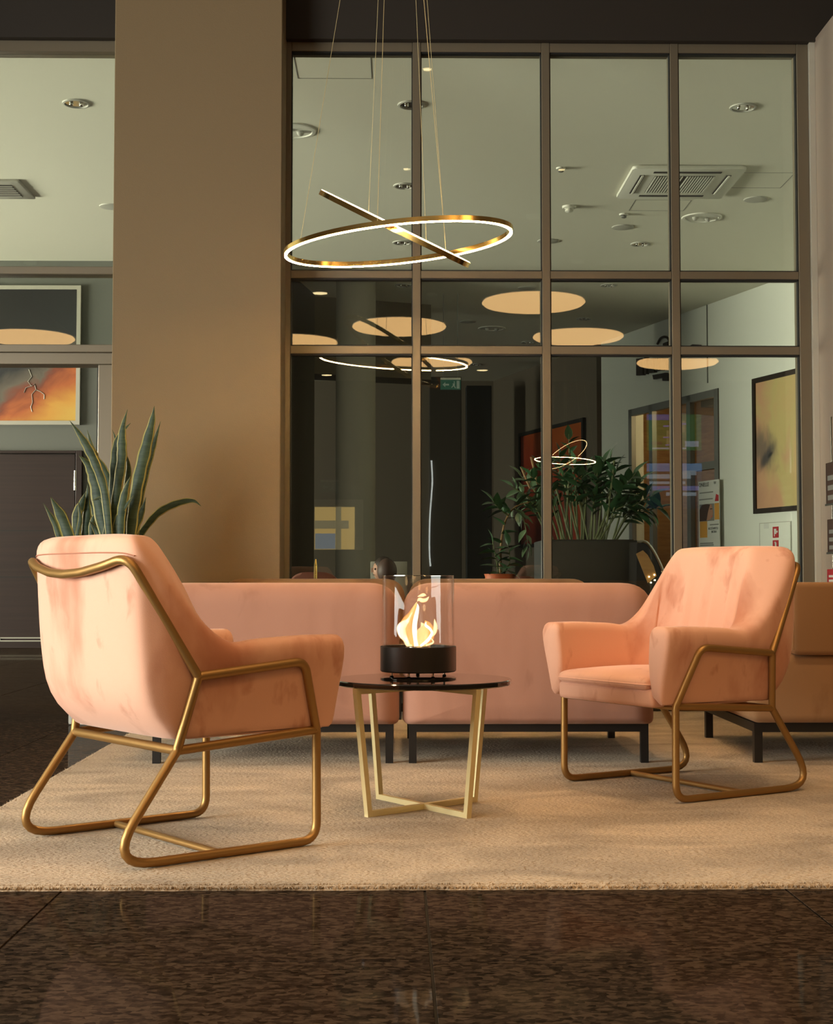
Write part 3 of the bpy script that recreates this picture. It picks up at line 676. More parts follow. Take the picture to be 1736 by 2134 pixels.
def make_armchair(label, loc, deg, group):
    t = thing('armchair', label, 'armchair', loc, math.radians(deg), group)
    bm, seam = chair_shell(); sh = mesh_obj('upholstered_shell', bm, 'peach_velvet', t)
    tube('seam', crspline(seam[42:-42:4], 4), 0.0018, 'seam', sh, 6)
    box('seat_base', (-.262, .10, .322), (.262, .572, .385), 'peach_velvet', t, 0.016, 3)
    bm, zm = cushion(.250, .12, .590, .374, .432, .014)
    cu = mesh_obj('seat_cushion', bm, 'peach_velvet', t)
    pp = fillet([(-.249, .14, zm), (-.249, .588, zm), (.249, .588, zm), (.249, .14, zm)], [0, .03, .03, 0], 6)
    tube('piping', pp, 0.0035, 'peach_velvet', cu, 6)
    c = CH; z = RT_
    for s in (1, -1):
        P = [(s * c['aB'], c['yB'], c['zB']), (s * c['aA'], c['yA'], c['zA']), (s * c['a'], c['yJ1'], c['zJ1']), (s * c['a'], c['yF'], z), (s * c['a'], c['yR'], z), (s * c['a'], c['yJ2'], c['zJ2'])]
        pts = fillet(P, [0.012, 0.045, 0.03, 0.055, 0.075, 0.03], 8, True)
        tube('side_frame', pts, RT_, 'brass_tube', t, 12, True)
        tube('seat_rail', [(s * c['a'], c['yJ1'], c['zJ1']), (s * c['a'], c['yJ2'], c['zJ2'])], RT_, 'brass_tube', t, 12)
    B = Vector((c['aB'], c['yB'], c['zB'])); T = Vector((c['aT'], c['yT'], c['zT']))
    mid = [Vector((.21, -.122, .796)), Vector((.10, -.133, .779)), Vector((0, -.137, .774))]
    right = [B, T] + mid; path = right + [Vector((-p.x, p.y, p.z)) for p in right[-2::-1]]
    pts = fillet(path, [0, .05, .3, .3, .3, .3, .3, .05, 0], 6)
    tube('back_rail', pts, RT_, 'brass_tube', t, 12)
    tube('floor_stretcher', [(-c['a'], c['yM'], z), (c['a'], c['yM'], z)], 0.010, 'brass_tube', t, 12)
    tube('front_rail', [(-c['a'], c['yJ1'], c['zJ1'] - .006), (c['a'], c['yJ1'], c['zJ1'] - .006)], 0.008, 'brass_tube', t, 10)
    tube('rear_rail', [(-c['a'], c['yJ2'], c['zJ2']), (c['a'], c['yJ2'], c['zJ2'])], RT_, 'brass_tube', t, 12)
    return t
make_armchair('peach velvet armchair with brass tube frame, turned away, its back to the viewer', (-.8192, 4.0842, 0), -51.678, 'peach armchairs')
make_armchair('peach velvet armchair with brass tube frame, facing the viewer, seat visible', (1.2224, 5.4038, 0), 121.054, 'peach armchairs')

# ================================================================== SIDE TABLE
TC = Vector((0.086, 4.79, 0)); TR = 0.296; TH = 0.430
tb = thing('side_table', 'round side table with glossy black top and gold crossed legs', 'table', TC)
lathe('table_top', [(TR - .004, TH - .018), (TR, TH - .015), (TR, TH - .003), (TR - .003, TH)], 'black_glass_top', tb, n=96)
ft = [Vector((-.0905, 4.63, 0)) - TC, Vector((.225, 4.60, 0)) - TC, Vector((.264, 4.935, 0)) - TC, Vector((-.059, 5.0, 0)) - TC]
zt, w = TH - .018, 0.0185
for a, b in ((0, 2), (1, 3)):
    pa, pb = ft[a] + Vector((0, 0, w / 2)), ft[b] + Vector((0, 0, w / 2))
    ta, tb_ = Vector((ft[a].x * 1.21, ft[a].y * 1.21, zt - w / 2)), Vector((ft[b].x * 1.21, ft[b].y * 1.21, zt - w / 2))
    dirv = (pb - pa).normalized(); side = dirv.cross(Vector((0, 0, 1)))
    fr = thing('leg_frame', None, None); fr.parent = tb
    if 'label' in fr: del fr['label']
    ext = dirv * (w / 2)
    if a == 1: bm = bmesh.new(); add_bar(bm, pa - ext, pb + ext, w, w - 0.0006); mesh_obj('foot_bar', bm, 'gold_bar', fr, False)
    else: bm = bmesh.new(); add_bar(bm, pa - ext, pb + ext, w, w); mesh_obj('foot_bar', bm, 'gold_bar', fr, False)
    bm = bmesh.new(); add_bar(bm, ta - ext * 1, tb_ + ext * 1, w, w); mesh_obj('top_bar', bm, 'gold_bar', fr, False)
    for p, q in ((pa, ta), (pb, tb_)):
        bm = bmesh.new(); add_bar(bm, p, q, w, w, side.cross((q - p).normalized())); mesh_obj('leg', bm, 'gold_bar', fr, False)

# ================================================================== TABLETOP FIREPLACE
BC = Vector((0.0715, 4.79, TH)); bf = thing('tabletop_fireplace', 'black tabletop bio fireplace with glass cylinder and flames', 'fireplace', BC)
BR = 0.1265
lathe('base_plate', [(BR * .99, 0.0), (BR, .002), (BR, .004), (BR * .98, .0055)], 'tray_water', bf, n=72)
for an in (200, 250, 300, 20, 90, 140):
    if an in (140,): continue
    x, y = .094 * math.cos(math.radians(an)), .094 * math.sin(math.radians(an))
    lathe('foot', [(.006, .0055), (.0075, .008), (.0045, .012), (.0045, .022), (.0075, .026)], 'chrome', bf, (x, y, 0), 14)
lathe('bowl', [(BR - .004, .024), (BR, .028), (BR, .107), (BR - .002, .1085), (BR - .005, .107), (BR - .006, .092), (.05, .090)], 'satin_black', bf, n=80)
lathe('burner_cup', [(.040, .088), (.042, .104), (.040, .108), (.034, .108), (.032, .098), (.01, .096)], 'burner_steel', bf, n=40)
lathe('glass_cylinder', [(.1195, .095), (.1195, .340), (.1185, .342), (.116, .342), (.1155, .340), (.1155, .095)], 'fire_glass', bf, n=96, closed=True)
lathe('glass_rim_glint', [(.1158, .3415), (.1160, .3432), (.1190, .3432), (.1192, .3415)], 'chrome', bf, n=96, closed=True)  # chrome ring added along the glass edge to imitate its glint
# flame tongues: paths measured on the photo, given depth by a forward offset
fm = thing('fire', None, None); fm.parent = bf
def tongue(name, path, rad, m, dy=0.0, sq=0.6):
    P = []
    for (cx, cy) in path:
        u, v = 780 + .1219 * cx, 1180 + .1218 * cy
        P.append(atY(u, v, BC.y + dy) - BC)
    pts = crspline(P, 6); k = len(pts); R = crspline([Vector((r * .1219 / F * BC.y, 0, 0)) for r in rad], 6)
    bm = bmesh.new(); loops = []
    for i, p in enumerate(pts):
        t = (pts[min(i + 1, k - 1)] - pts[max(i - 1, 0)]).normalized(); s = Vector((t.z, 0, -t.x)).normalized()
        rr = max(R[i].x, 0.0004)
        loops.append([p + s * (rr * math.cos(2 * PI * j / 16)) + Vector((0, 1, 0)) * (rr * sq * math.sin(2 * PI * j / 16)) for j in range(16)])
    add_ring_faces(bm, loops); return mesh_obj(name, bm, m, fm)
tongue('flame_tongue', [(590, 1350), (540, 1260), (480, 1160), (460, 1060), (510, 985), (570, 930), (610, 860), (650, 790)], [30, 42, 70, 78, 62, 34, 14, 2], 'flame_hot', .01)
tongue('flame_tongue', [(720, 1365), (700, 1250), (690, 1120), (690, 1000), (710, 880), (735, 760), (745, 690), (735, 640)], [40, 34, 42, 42, 40, 30, 20, 2], 'flame_hot', -.01)
tongue('flame_tongue', [(700, 1365), (800, 1250), (830, 1130), (840, 1040), (800, 960)], [60, 100, 105, 70, 4], 'flame', .02)
tongue('flame_tongue', [(790, 1365), (900, 1280), (960, 1200), (985, 1130), (940, 1060), (880, 1010), (885, 950)], [20, 30, 26, 20, 24, 22, 3], 'flame_hot', -.02)
tongue('flame_tongue', [(930, 1230), (990, 1180), (1035, 1110), (1045, 1020), (1035, 950), (1030, 900)], [8, 30, 38, 34, 18, 2], 'flame', .0)
tongue('flame_tongue', [(640, 1360), (560, 1350), (520, 1290), (470, 1210)], [26, 20, 14, 2], 'flame', -.02)
tongue('flame_tongue', [(880, 1350), (960, 1330), (1010, 1290), (950, 1210)], [20, 18, 14, 2], 'flame', -.015)
tongue('flame_tongue', [(560, 960), (600, 880), (650, 760), (700, 660), (730, 610)], [18, 22, 22, 14, 2], 'flame', .015)
tongue('flame_tongue', [(640, 1370), (600, 1250), (540, 1100), (560, 960), (640, 830), (700, 690), (730, 620)], [70, 110, 130, 105, 70, 34, 4], 'flame_soft', .005, .7)
tongue('flame_tongue', [(820, 1370), (860, 1240), (900, 1110), (900, 1000), (870, 930)], [90, 150, 140, 80, 6], 'flame_soft', .01, .7)
tongue('flame_tongue', [(735, 600), (770, 570), (830, 585), (890, 570), (935, 520)], [4, 34, 38, 30, 3], 'flame', .0)
tongue('flame_tongue', [(740, 520), (800, 500), (850, 490), (890, 500)], [3, 26, 30, 3], 'flame', .01)
# ================================================================== SOFAS
def rounded_outline(xa, xb, z0_, z1_, rt, rb, seg=8):
    P = fillet([(xa, 0, z0_), (xb, 0, z0_), (xb, 0, z1_), (xa, 0, z1_)], [rb, rb, rt, rt], seg, True); return P
def soft_block(xa, xb, z0_, z1_, depth, r, rt, rb):
    """upholstered slab: rounded outline lofted through a round-over at the front and the back, faces slightly domed"""
    def loop(ins, y):
        P = rounded_outline(xa + ins, xb - ins, z0_ + ins * .35, z1_ - ins, max(.012, rt - ins * .6), max(.006, rb - ins * .2), 8)
        return [Vector((p.x, y, p.z)) for p in P]
    half = [(r + .16, -.012), (r + .10, -.010), (r + .04, -.004)] + [(r * (1 - math.sin(k / 8 * PI / 2)), r * (1 - math.cos(k / 8 * PI / 2))) for k in range(9)]
    loops = [loop(i_, y) for i_, y in half] + [loop(i_, depth - y) for i_, y in half[::-1]]
    bm = bmesh.new(); add_ring_faces(bm, loops); return bm
def make_sofa(label, loc, rz, width, height, m, group, zs=1.0):
    """origin at middle of the rear bottom edge; +y towards the seat"""
    t = thing('sofa', label, 'sofa', loc, rz, group); h = width / 2
    mesh_obj('backrest', soft_block(-h, h, .158, height, .30, .10, .13, .03), m, t)
    box('seat', (-h + .01, .24, .166), (h - .01, 1.02, .405), m, t, 0.05, 4)
    bm, zm = cushion(h - .03, .26, 1.03, .395, .475, .012); mesh_obj('seat_cushion', bm, m, t)
    bm = bmesh.new()
    y0_, y1_, s = .065, .985, .032
    for x in (-h + .025, h - .025 - s): add_box(bm, (x, y0_, .128), (x + s, y1_ + s, .162))
    for y in (y0_, y1_): add_box(bm, (-h + .025 + s, y, .128), (h - .025 - s, y + s, .162))
    mesh_obj('base_frame', bm, 'black_metal', t, False)
    for x in (-h + .025, h - .025 - s):
        for y in (y0_, y1_): box('leg', (x, y, 0), (x + s, y + s, .1285), 'black_metal', t)
    return t
yS = 5.905
make_sofa('rose velvet sofa seen from behind, left of the gap, behind the turned armchair', (-.512, yS, 0), 0, 1.045, .745, 'rose_velvet', 'rose velvet sofas with backs to the viewer')
make_sofa('rose velvet sofa seen from behind, right of the gap, behind the fire table', (.548, yS, 0), 0, 1.045, .745, 'rose_velvet', 'rose velvet sofas with backs to the viewer')
make_sofa('tan sofa by the glass, left one, only its top edge showing above the rose sofa', (-.50, 8.82, FLOOR * 0), PI, 1.10, .764, 'tan_velvet', 'tan sofas against the glazed partition')
make_sofa('tan sofa by the glass, right one, only its top edge showing above the rose sofa', (.62, 8.82, FLOOR * 0), PI, 1.10, .764, 'tan_velvet', 'tan sofas against the glazed partition')
# tan sofa at the right edge with an overhanging back bolster
t = thing('sofa', 'tan sofa with boxy back bolster at the right edge behind the armchair', 'sofa', (2.45, 5.90, 0))
def lx(x): return x - 2.45
box('seat_base', (lx(1.465), .02, .166), (lx(3.45), 1.05, .452), 'tan_velvet', t, 0.035, 4)
bo = box('back_bolster', (lx(1.635), -.012, .448), (lx(3.40), .29, .748), 'tan_velvet', t, 0.022, 4)
pp = fillet([(lx(1.637), .004, .47), (lx(1.637), .004, .742), (lx(1.637), .28, .742)], .03, 6)
tube('piping', pp, .005, 'tan_velvet', bo, 8)
bm, zm = cushion(.90, .29, 1.06, .445, .52, .012); mesh_obj('seat_cushion', bm, 'tan_velvet', t)
bm = bmesh.new(); s = .034
for x in (lx(1.485), lx(3.40)): add_box(bm, (x, .065, .126), (x + s, 1.0 + s, .164))
for y in (.065, 1.0): add_box(bm, (lx(1.485) + s, y, .126), (lx(3.40), y + s, .164))
mesh_obj('base_frame', bm, 'black_metal', t, False)
for x in (lx(1.485), lx(3.40)):
    for y in (.065, 1.0): box('leg', (x, y, 0), (x + s, y + s, .1265), 'black_metal', t)

# ================================================================== OVAL RING PENDANT
def oval(c, a, b, ph, tx, ty, n=112):
    e1 = Vector((math.cos(ph) * math.cos(tx), math.sin(ph) * math.cos(tx), math.sin(tx)))
    e2 = Vector((-math.sin(ph) * math.cos(ty), math.cos(ph) * math.cos(ty), math.sin(ty))); e2 = (e2 - e1 * e2.dot(e1)).normalized()
    nn = e1.cross(e2)
    if nn.z < 0: nn = -nn
    P = []; O = []
    for k in range(n):
        t_ = 2 * PI * k / n
        P.append(Vector(c) + e1 * (a * math.cos(t_)) + e2 * (b * math.sin(t_)))
        O.append((e1 * (math.cos(t_) / a) + e2 * (math.sin(t_) / b)).normalized())
    return P, O, nn
def ring_part(name, P, O, nn, parent, z0_, z1_, th, m):
    bm = bmesh.new(); loops = []
    for p, o_ in zip(P, O):
        loops.append([p + o_ * (th * s) + nn * z for s, z in ((-.5, z0_), (.5, z0_), (.5, z1_), (-.5, z1_))])
    add_ring_faces(bm, loops, True, True); return mesh_obj(name, bm, m, parent)
def pendant(label, loc, rz, ceil_z, group):
    """loc: point on the ceiling above the rings; ring coordinates measured relative to it"""
    base = Vector((-.012, 7.08, ceil_z)); t = thing('ring_pendant', label, 'pendant lamp', loc, rz, group)
    r1 = oval(Vector((-.0123, 7.0816, 2.4245)) - base, .644, .349, -.62, .007, -.01)
    r2 = oval(Vector((-.025, 7.046, 2.497)) - base, .480, .242, -.639, -.5, -.085)
    a = ring_part('brass_ring', *r1, t, .002, .026, .020, 'polished_brass'); ring_part('light_strip', *r1, a, -.002, .003, .012, 'ring_glow')
    b = ring_part('brass_ring', *r2, t, -.004, .022, .016, 'polished_brass'); ring_part('light_strip', *r2, b, .022, .0245, .006, 'ring_glow_soft')
    lathe('canopy', [(.085, -.05), (.10, -.045), (.10, 0)], 'polished_brass', t, n=32)
    def near(P, u, v):
        best = None
        for p in P:
            q = project(p + base); d = (q[0] - u) ** 2 + (q[1] - v) ** 2
            if best is None or d < best[0]: best = (d, p)
        return best[1]
    for R, u, v in ((r1, 620, 503), (r1, 780, 463), (r1, 918, 455), (r2, 772, 452), (r2, 897, 500), (r2, 932, 530)):
        p = near(R[0], u, v); an = math.atan2(p.y, p.x)
        tube('suspension_wire', [p + Vector((0, 0, .02)), Vector((.07 * math.cos(an), .07 * math.sin(an), -.04))], .0013, 'gold_bar', t, 6)
    return t
pendant('brass pendant of two crossing oval light rings over the sofas', (-.012, 7.08, LC), 0, LC, 'oval ring pendants')
pendant('second crossing ring pendant, seen reflected small among the plants', (2.37, -2.05, LC), 2.77, LC, 'oval ring pendants')

# disc pendants hung in the lobby; the glass mirrors them
DZ = 3.96
def disc(x, y, label):
    t = thing('disc_pendant', label, 'pendant lamp', (x, y, LC), 0, 'glowing disc pendants')
    z = DZ - LC
    lathe('diffuser', [(.46, z - .034), (.575, z - .010), (.60, z + .012), (.585, z + .03)], 'disc_glow', t, n=48)
    lathe('shade_rim', [(.592, z + .030), (.598, z + .034), (.55, z + .05), (.10, z + .06)], 'white_plastic', t, n=64)
    for k in range(3):
        a = 2 * PI * k / 3 + .4; tube('suspension_wire', [(.4 * math.cos(a), .4 * math.sin(a), z + .05), (.05 * math.cos(a), .05 * math.sin(a), -.02)], .0015, 'chrome', t, 6)
    lathe('canopy', [(.08, -.03), (.085, 0)], 'white_plastic', t, n=24)
for u, v, lab in ((1112, 633, 'largest glowing disc lamp reflected in the middle panes above the plants'), (832, 683, 'glowing disc lamp reflected across the leftmost inner mullion'),
                  (1205, 704, 'glowing disc lamp reflected just above the lower transom right of the centre mullion'), (900, 757, 'glowing disc lamp reflected just below the lower transom inside the ring reflection'),
                  (1412, 757, 'glowing disc lamp reflected over the bronze wall lettering'), (612, 716, 'glowing disc lamp reflected at the left edge of the partition'),
                  (60, 706, 'glowing disc lamp reflected in the pane over the sliding door')):
    r = ray(u, v); d = (DZ - EYE) / r.z; p = CAM + r * d
    disc(p.x, 2 * GL - p.y, lab)

# ================================================================== LOBBY: downlights over the seating, rear wall items
def downlight(name, p, r, label, group, lit=False, big=False, ceil=None):
    t = thing(name, label, 'downlight', p, 0, group)
    lathe('trim_ring', [(r * .80, -.002), (r * .84, -.012), (r * .97, -.010), (r, -.001), (r, 0)], 'white_plastic' if big else 'grey_plastic', t, n=36)
    lathe('reflector', [(r * .82, -.004), (r * .74, -.002), (r * .6, -.001), (r * .3, -.0005)], 'white_plastic' if big else 'chrome', t, n=30)
    if lit: lathe('lamp', [(r * .7, -.008), (r * .72, -.005), (r * .3, -.003)], 'downlight_glow', t, n=24)
    else:
        bm = bmesh.new()
        for k in (-1, 1): bmesh.ops.create_uvsphere(bm, u_segments=10, v_segments=6, radius=r * .16, matrix=Matrix.Translation((r * .34 * k, r * .1 * k, -.008)))
        mesh_obj('lamp', bm, 'chrome' if not big else 'grey_plastic', t)
    return t
WARM = (1.0, 0.68, 0.38)
for k, (x, y, tx, ty, pw) in enumerate(((0.1, 3.4, 0.2, 4.6, 150), (1.7, 3.4, 1.15, 5.2, 220), (-1.6, 4.6, -.6, 4.7, 60), (0.25, 6.3, .25, 6.05, 240))):
    downlight('ceiling_downlight', (x, y, LC), .05, ['lit lobby spotlight mirrored high in the second pane beside the wires', 'lit lobby spotlight mirrored high in the third pane', 'lit lobby spotlight mirrored in the left pane above the rings', 'lit lobby spotlight directly above the gap between the rose sofas'][k], 'lobby ceiling spotlights', True)
    spot('seating_spot', (x, y, LC - .03), (tx, ty, 1.0 if k == 4 else 0), pw, 38 if k == 4 else 62, WARM, 0.9, 0.12)
for k, (u, v) in enumerate(((667, 610), (681, 781), (1005, 771), (1655, 706))):
    r = ray(u, v); p = CAM + r * ((LC - EYE) / r.z)
    downlight('ceiling_downlight', (p.x, 2 * GL - p.y, LC), .15, 'lit warm lobby downlight reflected ' + ['in the top left corner of the left middle pane', 'low in the left pane above the hall column', 'below the small ring reflection', 'beside the right frame on the white wall'][k], 'lit downlights mirrored in the glass', True)
VD = 2 * GL - REAR          # virtual distance of the rear wall in the glass
def rearp(u, v): p = atY(u, v, VD); return Vector((p.x, REAR, p.z))
def rear_rect(name, u0, v0, u1, v1, m, parent, d0, d1):
    a, b = rearp(u0, v0), rearp(u1, v1); o_ = parent.location
    return box(name, (a.x, REAR + d0, b.z), (b.x, REAR + d1, a.z), m, parent, org=o_)
def tv(label, u0, v0, u1, v1, rects):
    a, b = rearp(u0, v0), rearp(u1, v1); t = thing('television', label, 'television', ((a.x + b.x) / 2, REAR, b.z), 0, 'televisions on the lobby wall')
    rear_rect('bezel', u0 - 2, v0 - 2, u1 + 2, v1 + 2, 'black_metal', t, 0.0, .05)
    for q, (r0, s0, r1, s1, m, lift) in enumerate(rects):
        rear_rect('screen' if q == 0 else 'picture', u0 + (u1 - u0) * r0, v0 + (v1 - v0) * s0, u0 + (u1 - u0) * r1, v0 + (v1 - v0) * s1, m, t, .05, .052 + lift * .001)
    return t
tv('upper wall television showing a green weather map', 1347, 864, 1461, 939, [(0, 0, 1, 1, 'tv_green', 0), (0, 0, .62, .16, 'tv_blue', 1), (.42, .18, .70, .50, 'tv_yellow', 1), (.36, .45, .62, .86, 'tv_yellow', 2), (.30, .30, .46, .35, 'tv_lilac', 3), (.56, .24, .72, .29, 'tv_lilac', 3), (.30, .62, .44, .66, 'tv_lilac', 3), (.34, .83, .56, .87, 'tv_lilac', 3), (.70, .74, .95, .90, 'tv_snow', 3), (.08, .76, .28, .84, 'tv_dark', 3), (.10, .92, .72, .965, 'tv_snow', 3)])
tv('lower wall television showing a snowy slope', 1347, 966, 1462, 1060, [(0, 0, 1, 1, 'tv_dark', 0), (0, 0, 1, .18, 'tv_sky', 1), (.0, .24, .8, .34, 'tv_snow', 1), (.05, .40, .7, .46, 'tv_snow', 2), (.1, .50, .95, .60, 'tv_lilac', 2), (.35, .64, .9, .72, 'tv_snow', 2), (.45, .16, .9, .26, 'tv_snow', 3)])
a, b = rearp(656, 1041), rearp(757, 1146)
t = structure(thing('window_3', 'lit office window with pale frame, mirrored in the left pane', 'window', ((a.x + b.x) / 2, REAR, b.z)))
rear_rect('window_frame', 655, 1041, 757, 1146, 'white_plastic', t, 0, .05)
rear_rect('pane', 656, 1057, 739, 1145, 'lit_office', t, .05, .06)
for u0, v0, u1, v1 in ((700, 1057, 711, 1145), (656, 1085, 727, 1102)): rear_rect('blind', u0, v0, u1, v1, 'lit_office_dim', t, .06, .066)
rear_rect('snow_picture', 657, 1112, 699, 1144, 'tv_snow', t, .06, .064)
a, b = rearp(668, 1000), rearp(706, 1026)
def exit_sign(label, loc, w, h, face, flip):
    """face: +1 faces +y, -1 faces -y"""
    t = thing('exit_sign', label, 'exit sign', loc, 0, 'green exit signs')
    box('housing', (-w / 2, -.02, h * .82), (w / 2, .02, h), 'white_plastic', t, .003, 1)
    box('panel', (-w / 2, -.012, 0), (w / 2, .012, h * .82), 'exit_green', t)
    yy = .0135 * face; s = -1 if flip else 1
    def P(x, z): return Vector((x * w * s, yy, z * h))
    bm = bmesh.new()
    add_prism(bm, [P(-.40, .41), P(-.26, .62), P(-.26, .48), P(-.08, .48), P(-.08, .34), P(-.26, .34), P(-.26, .20)], (0, .002 * face, 0)); mesh_obj('arrow', bm, 'exit_white', t, False)
    bm = bmesh.new()
    add_prism(bm, [P(.30, .08), P(.44, .08), P(.44, .74), P(.30, .74)], (0, .002 * face, 0)); mesh_obj('door_symbol', bm, 'exit_white', t, False)
    bm = bmesh.new()
    add_prism(bm, [P(.10, .50), P(.22, .55), P(.20, .34), P(.27, .12), P(.22, .10), P(.15, .30), P(.06, .14), P(.03, .18), P(.12, .36)], (0, .003 * face, 0))
    add_prism(bm, [P(.18 + .035 * math.cos(k * PI / 4), .63 + .06 * math.sin(k * PI / 4)) for k in range(8)], (0, .003 * face, 0)); mesh_obj('running_figure', bm, 'exit_white', t, False)
    return t
exit_sign('white edged exit sign with arrow, mirrored above the lit office window', ((a.x + b.x) / 2, REAR + .03, b.z), abs(b.x - a.x), abs(a.z - b.z), 1, False)
a = rearp(900, 960); b = rearp(896, 1195)
bm = bmesh.new(); pts = [rearp(u, v) + Vector((0, .03, 0)) for u, v in ((899, 960), (901, 1000), (899, 1035), (896, 1075), (895, 1115), (895, 1150), (897, 1180))]
t = structure(thing('door_3', 'narrow bright gap of daylight between closed door leaves', 'door', (pts[-1].x, REAR + .03, pts[-1].z)))
tube('daylight_gap', crspline(pts, 5), .016, 'slit_daylight', t, 8, org=t.location)

# ================================================================== HALL: ceiling fittings
def hz(u, v, z=HC): return atZ(u, v, z)
names = {(159, 215): 'left of the tan pillar', (857, 218): 'nearest on the row behind the first mullion', (1549, 223): 'at the upper right', (843, 387): 'second on the row behind the first mullion', (838, 505): 'inside the ring pendant',
         (841, 594): 'right under the wide transom by the first mullion', (1269, 594): 'right under the wide transom on the right', (1334, 508): 'below the air conditioner', (840, 663): 'on the mirrored disc by the first mullion',
         (1217, 664): 'between the two mirrored discs on the right', (838, 717): 'just above the lower transom by the first mullion', (1100, 713): 'just above the lower transom by the centre mullion', (992, 759): 'tiny one farthest back'}
for (u, v), s in names.items():
    downlight('recessed_downlight', hz(u, v), .105, 'unlit chrome recessed downlight ' + s, 'hall ceiling downlights')
for (u, v), s in {(608, 272): 'large white recessed lamp cut by the left frame', (1462, 453): 'large white recessed lamp below the air conditioner', (1025, 684): 'large round ceiling lamp far back between mirrored discs'}.items():
    downlight('large_downlight', hz(u, v), .20, s, 'large hall ceiling lamps', big=True)
for (u, v), s in {(1142, 502): 'right of the ring pendant', (1298, 473): 'beside the sprinkler', (1575, 415): 'right of the air conditioner', (1098, 600): 'over the largest mirrored disc', (232, 430): 'beside the tan pillar', (975, 670): 'far back in the second pane'}.items():
    p = hz(u, v); o = lathe('ceiling_speaker', [(.095, -.012), (.11, -.008), (.115, 0)], 'grey_plastic', None, (0, 0, 0), 32); o.location = p
    tag(o, 'flat round ceiling speaker ' + s, 'speaker', 'hall ceiling speakers')
def detector(u, v, k, lab):
    t = thing('smoke_detector', lab, 'detector', hz(u, v), 0, 'hall ceiling detectors')
    lathe('base', [(.055 * k, -.018 * k), (.06 * k, -.012 * k), (.062 * k, 0)], 'white_plastic', t, n=24)
    lathe('head', [(.022 * k, -.055 * k), (.036 * k, -.046 * k), (.036 * k, -.034 * k), (.026 * k, -.030 * k), (.044 * k, -.018 * k)], 'white_plastic' if k > .8 else 'grey_metal', t, n=24)
detector(1186, 430, 1.1, 'white smoke detector on the hall ceiling'); detector(1300, 446, .75, 'small sprinkler head on the hall ceiling below the air conditioner'); detector(1169, 350, .7, 'small sensor on the hall ceiling, highest of the three')
# ceiling cassette
c0, c1, c2, c3 = hz(1290, 407), hz(1510, 407), hz(1548, 344), hz(1316, 345)
cc = (c0 + c1 + c2 + c3) / 4; hw = .50
ac = thing('air_conditioner', 'square four way ceiling air conditioner with ribbed grille', 'air conditioner', (cc.x, cc.y, HC - .003))
P = fillet([(-hw, -hw, 0), (hw, -hw, 0), (hw, hw, 0), (-hw, hw, 0)], .04, 4, True)
prism('fascia', P, (0, 0, -.03), 'white_plastic', ac, .012, 2)
box('grille_back', (-.27, -.27, -.034), (.27, .27, -.0305), 'vent_dark', ac)
for k in range(23):
    x = -.26 + k * .52 / 22
    if abs(x) < .018: continue
    box('grille_slat', (x - .0055, -.27, -.040), (x + .0055, .27, -.033), 'white_plastic', ac)
for sx, sy, w_, d_ in ((0, -.385, .30, .022), (0, .385, .30, .022), (-.385, 0, .022, .30), (.385, 0, .022, .30)):
    box('air_slot', (sx - w_, sy - d_, -.0345), (sx + w_, sy + d_, -.030), 'vent_dark', ac)
    if w_ < .1: box('louvre', (sx - .006, sy - d_, -.042), (sx + .012, sy + d_, -.033), 'white_plastic', ac)
def access(u, v, w, d, lab):
    p = hz(u, v); t = thing('access_panel', lab, 'access panel', (p.x, p.y, HC), 0, 'ceiling access panels')
    for lo, hi in (((-w, -d), (w, -d + .006)), ((-w, d - .006), (w, d)), ((-w, -d), (-w + .006, d)), ((w - .006, -d), (w, d))): box('panel_joint', (lo[0], lo[1], -.0015), (hi[0], hi[1], 0), 'grey_metal', t)
access(695, 138, .27, .25, 'flush ceiling access panel in the top left pane'); access(1580, 376, .27, .25, 'flush ceiling access panel right of the air conditioner'); access(1375, 428, .27, .2, 'flush ceiling access panel under the air conditioner')
p = hz(-10, 392); t = thing('ceiling_vent', 'square ceiling vent cut off by the left edge', 'vent', (p.x, p.y, HC))
P = fillet([(-.3, -.3, 0), (.3, -.3, 0), (.3, .3, 0), (-.3, .3, 0)], .02, 3, True)
prism('fascia', P, (0, 0, -.025), 'grey_plastic', t, .01, 2); box('air_slot', (-.2, -.2, -.03), (.2, .2, -.0255), 'vent_dark', t)
for k in range(6): box('slat', (-.2, -.17 + k * .068, -.034), (.2, -.15 + k * .068, -.029), 'grey_plastic', t)
p = atY(939, 812, 18.0); es = exit_sign('dim green exit sign hanging from the hall ceiling', (p.x, 18.0, p.z), .255, .15, -1, False)
for sx in (-.09, .09): tube('hanger', [(sx, 0, .145), (sx, 0, HC - p.z)], .004, 'grey_metal', es, 6)

# ================================================================== HALL: left wall door, grille, painting
def lw(u, v, d=0.0): return atY(u, v, DWY - d)
a, b = lw(-60, 940), lw(172, 1347)
dr = structure(thing('door_1', 'dark brown wooden door in the grey hall wall', 'door', ((a.x + b.x) / 2, DWY, FLOOR)))
dx0, dx1 = lw(-60, 1100).x, lw(157, 1100).x; ztop = lw(0, 947).z
box('door_leaf', (dx0, DWY - .045, FLOOR), (dx1, DWY, ztop), 'dark_wood', dr, .004, 1, dr.location)
box('door_frame', (dx1 + .012, DWY - .07, FLOOR), (lw(172, 1100).x, DWY, ztop + .04), 'dark_wood', dr, .004, 1, dr.location)
box('door_frame', (dx0 - .1, DWY - .07, ztop + .008), (dx1 + .012, DWY, lw(0, 940).z), 'dark_wood', dr, .004, 1, dr.location)
p = lw(157, 1002); lathe('hinge', [(.016, -.11), (.016, .11)], 'chrome', dr, (dx1 + .006, DWY - .06, p.z), 12, org=dr.location)
for zz in (.78, 1.3): box('panel_groove', (dx0, DWY - .047, zz), (dx1, DWY - .044, zz + .012), 'hall_black', dr, org=dr.location)
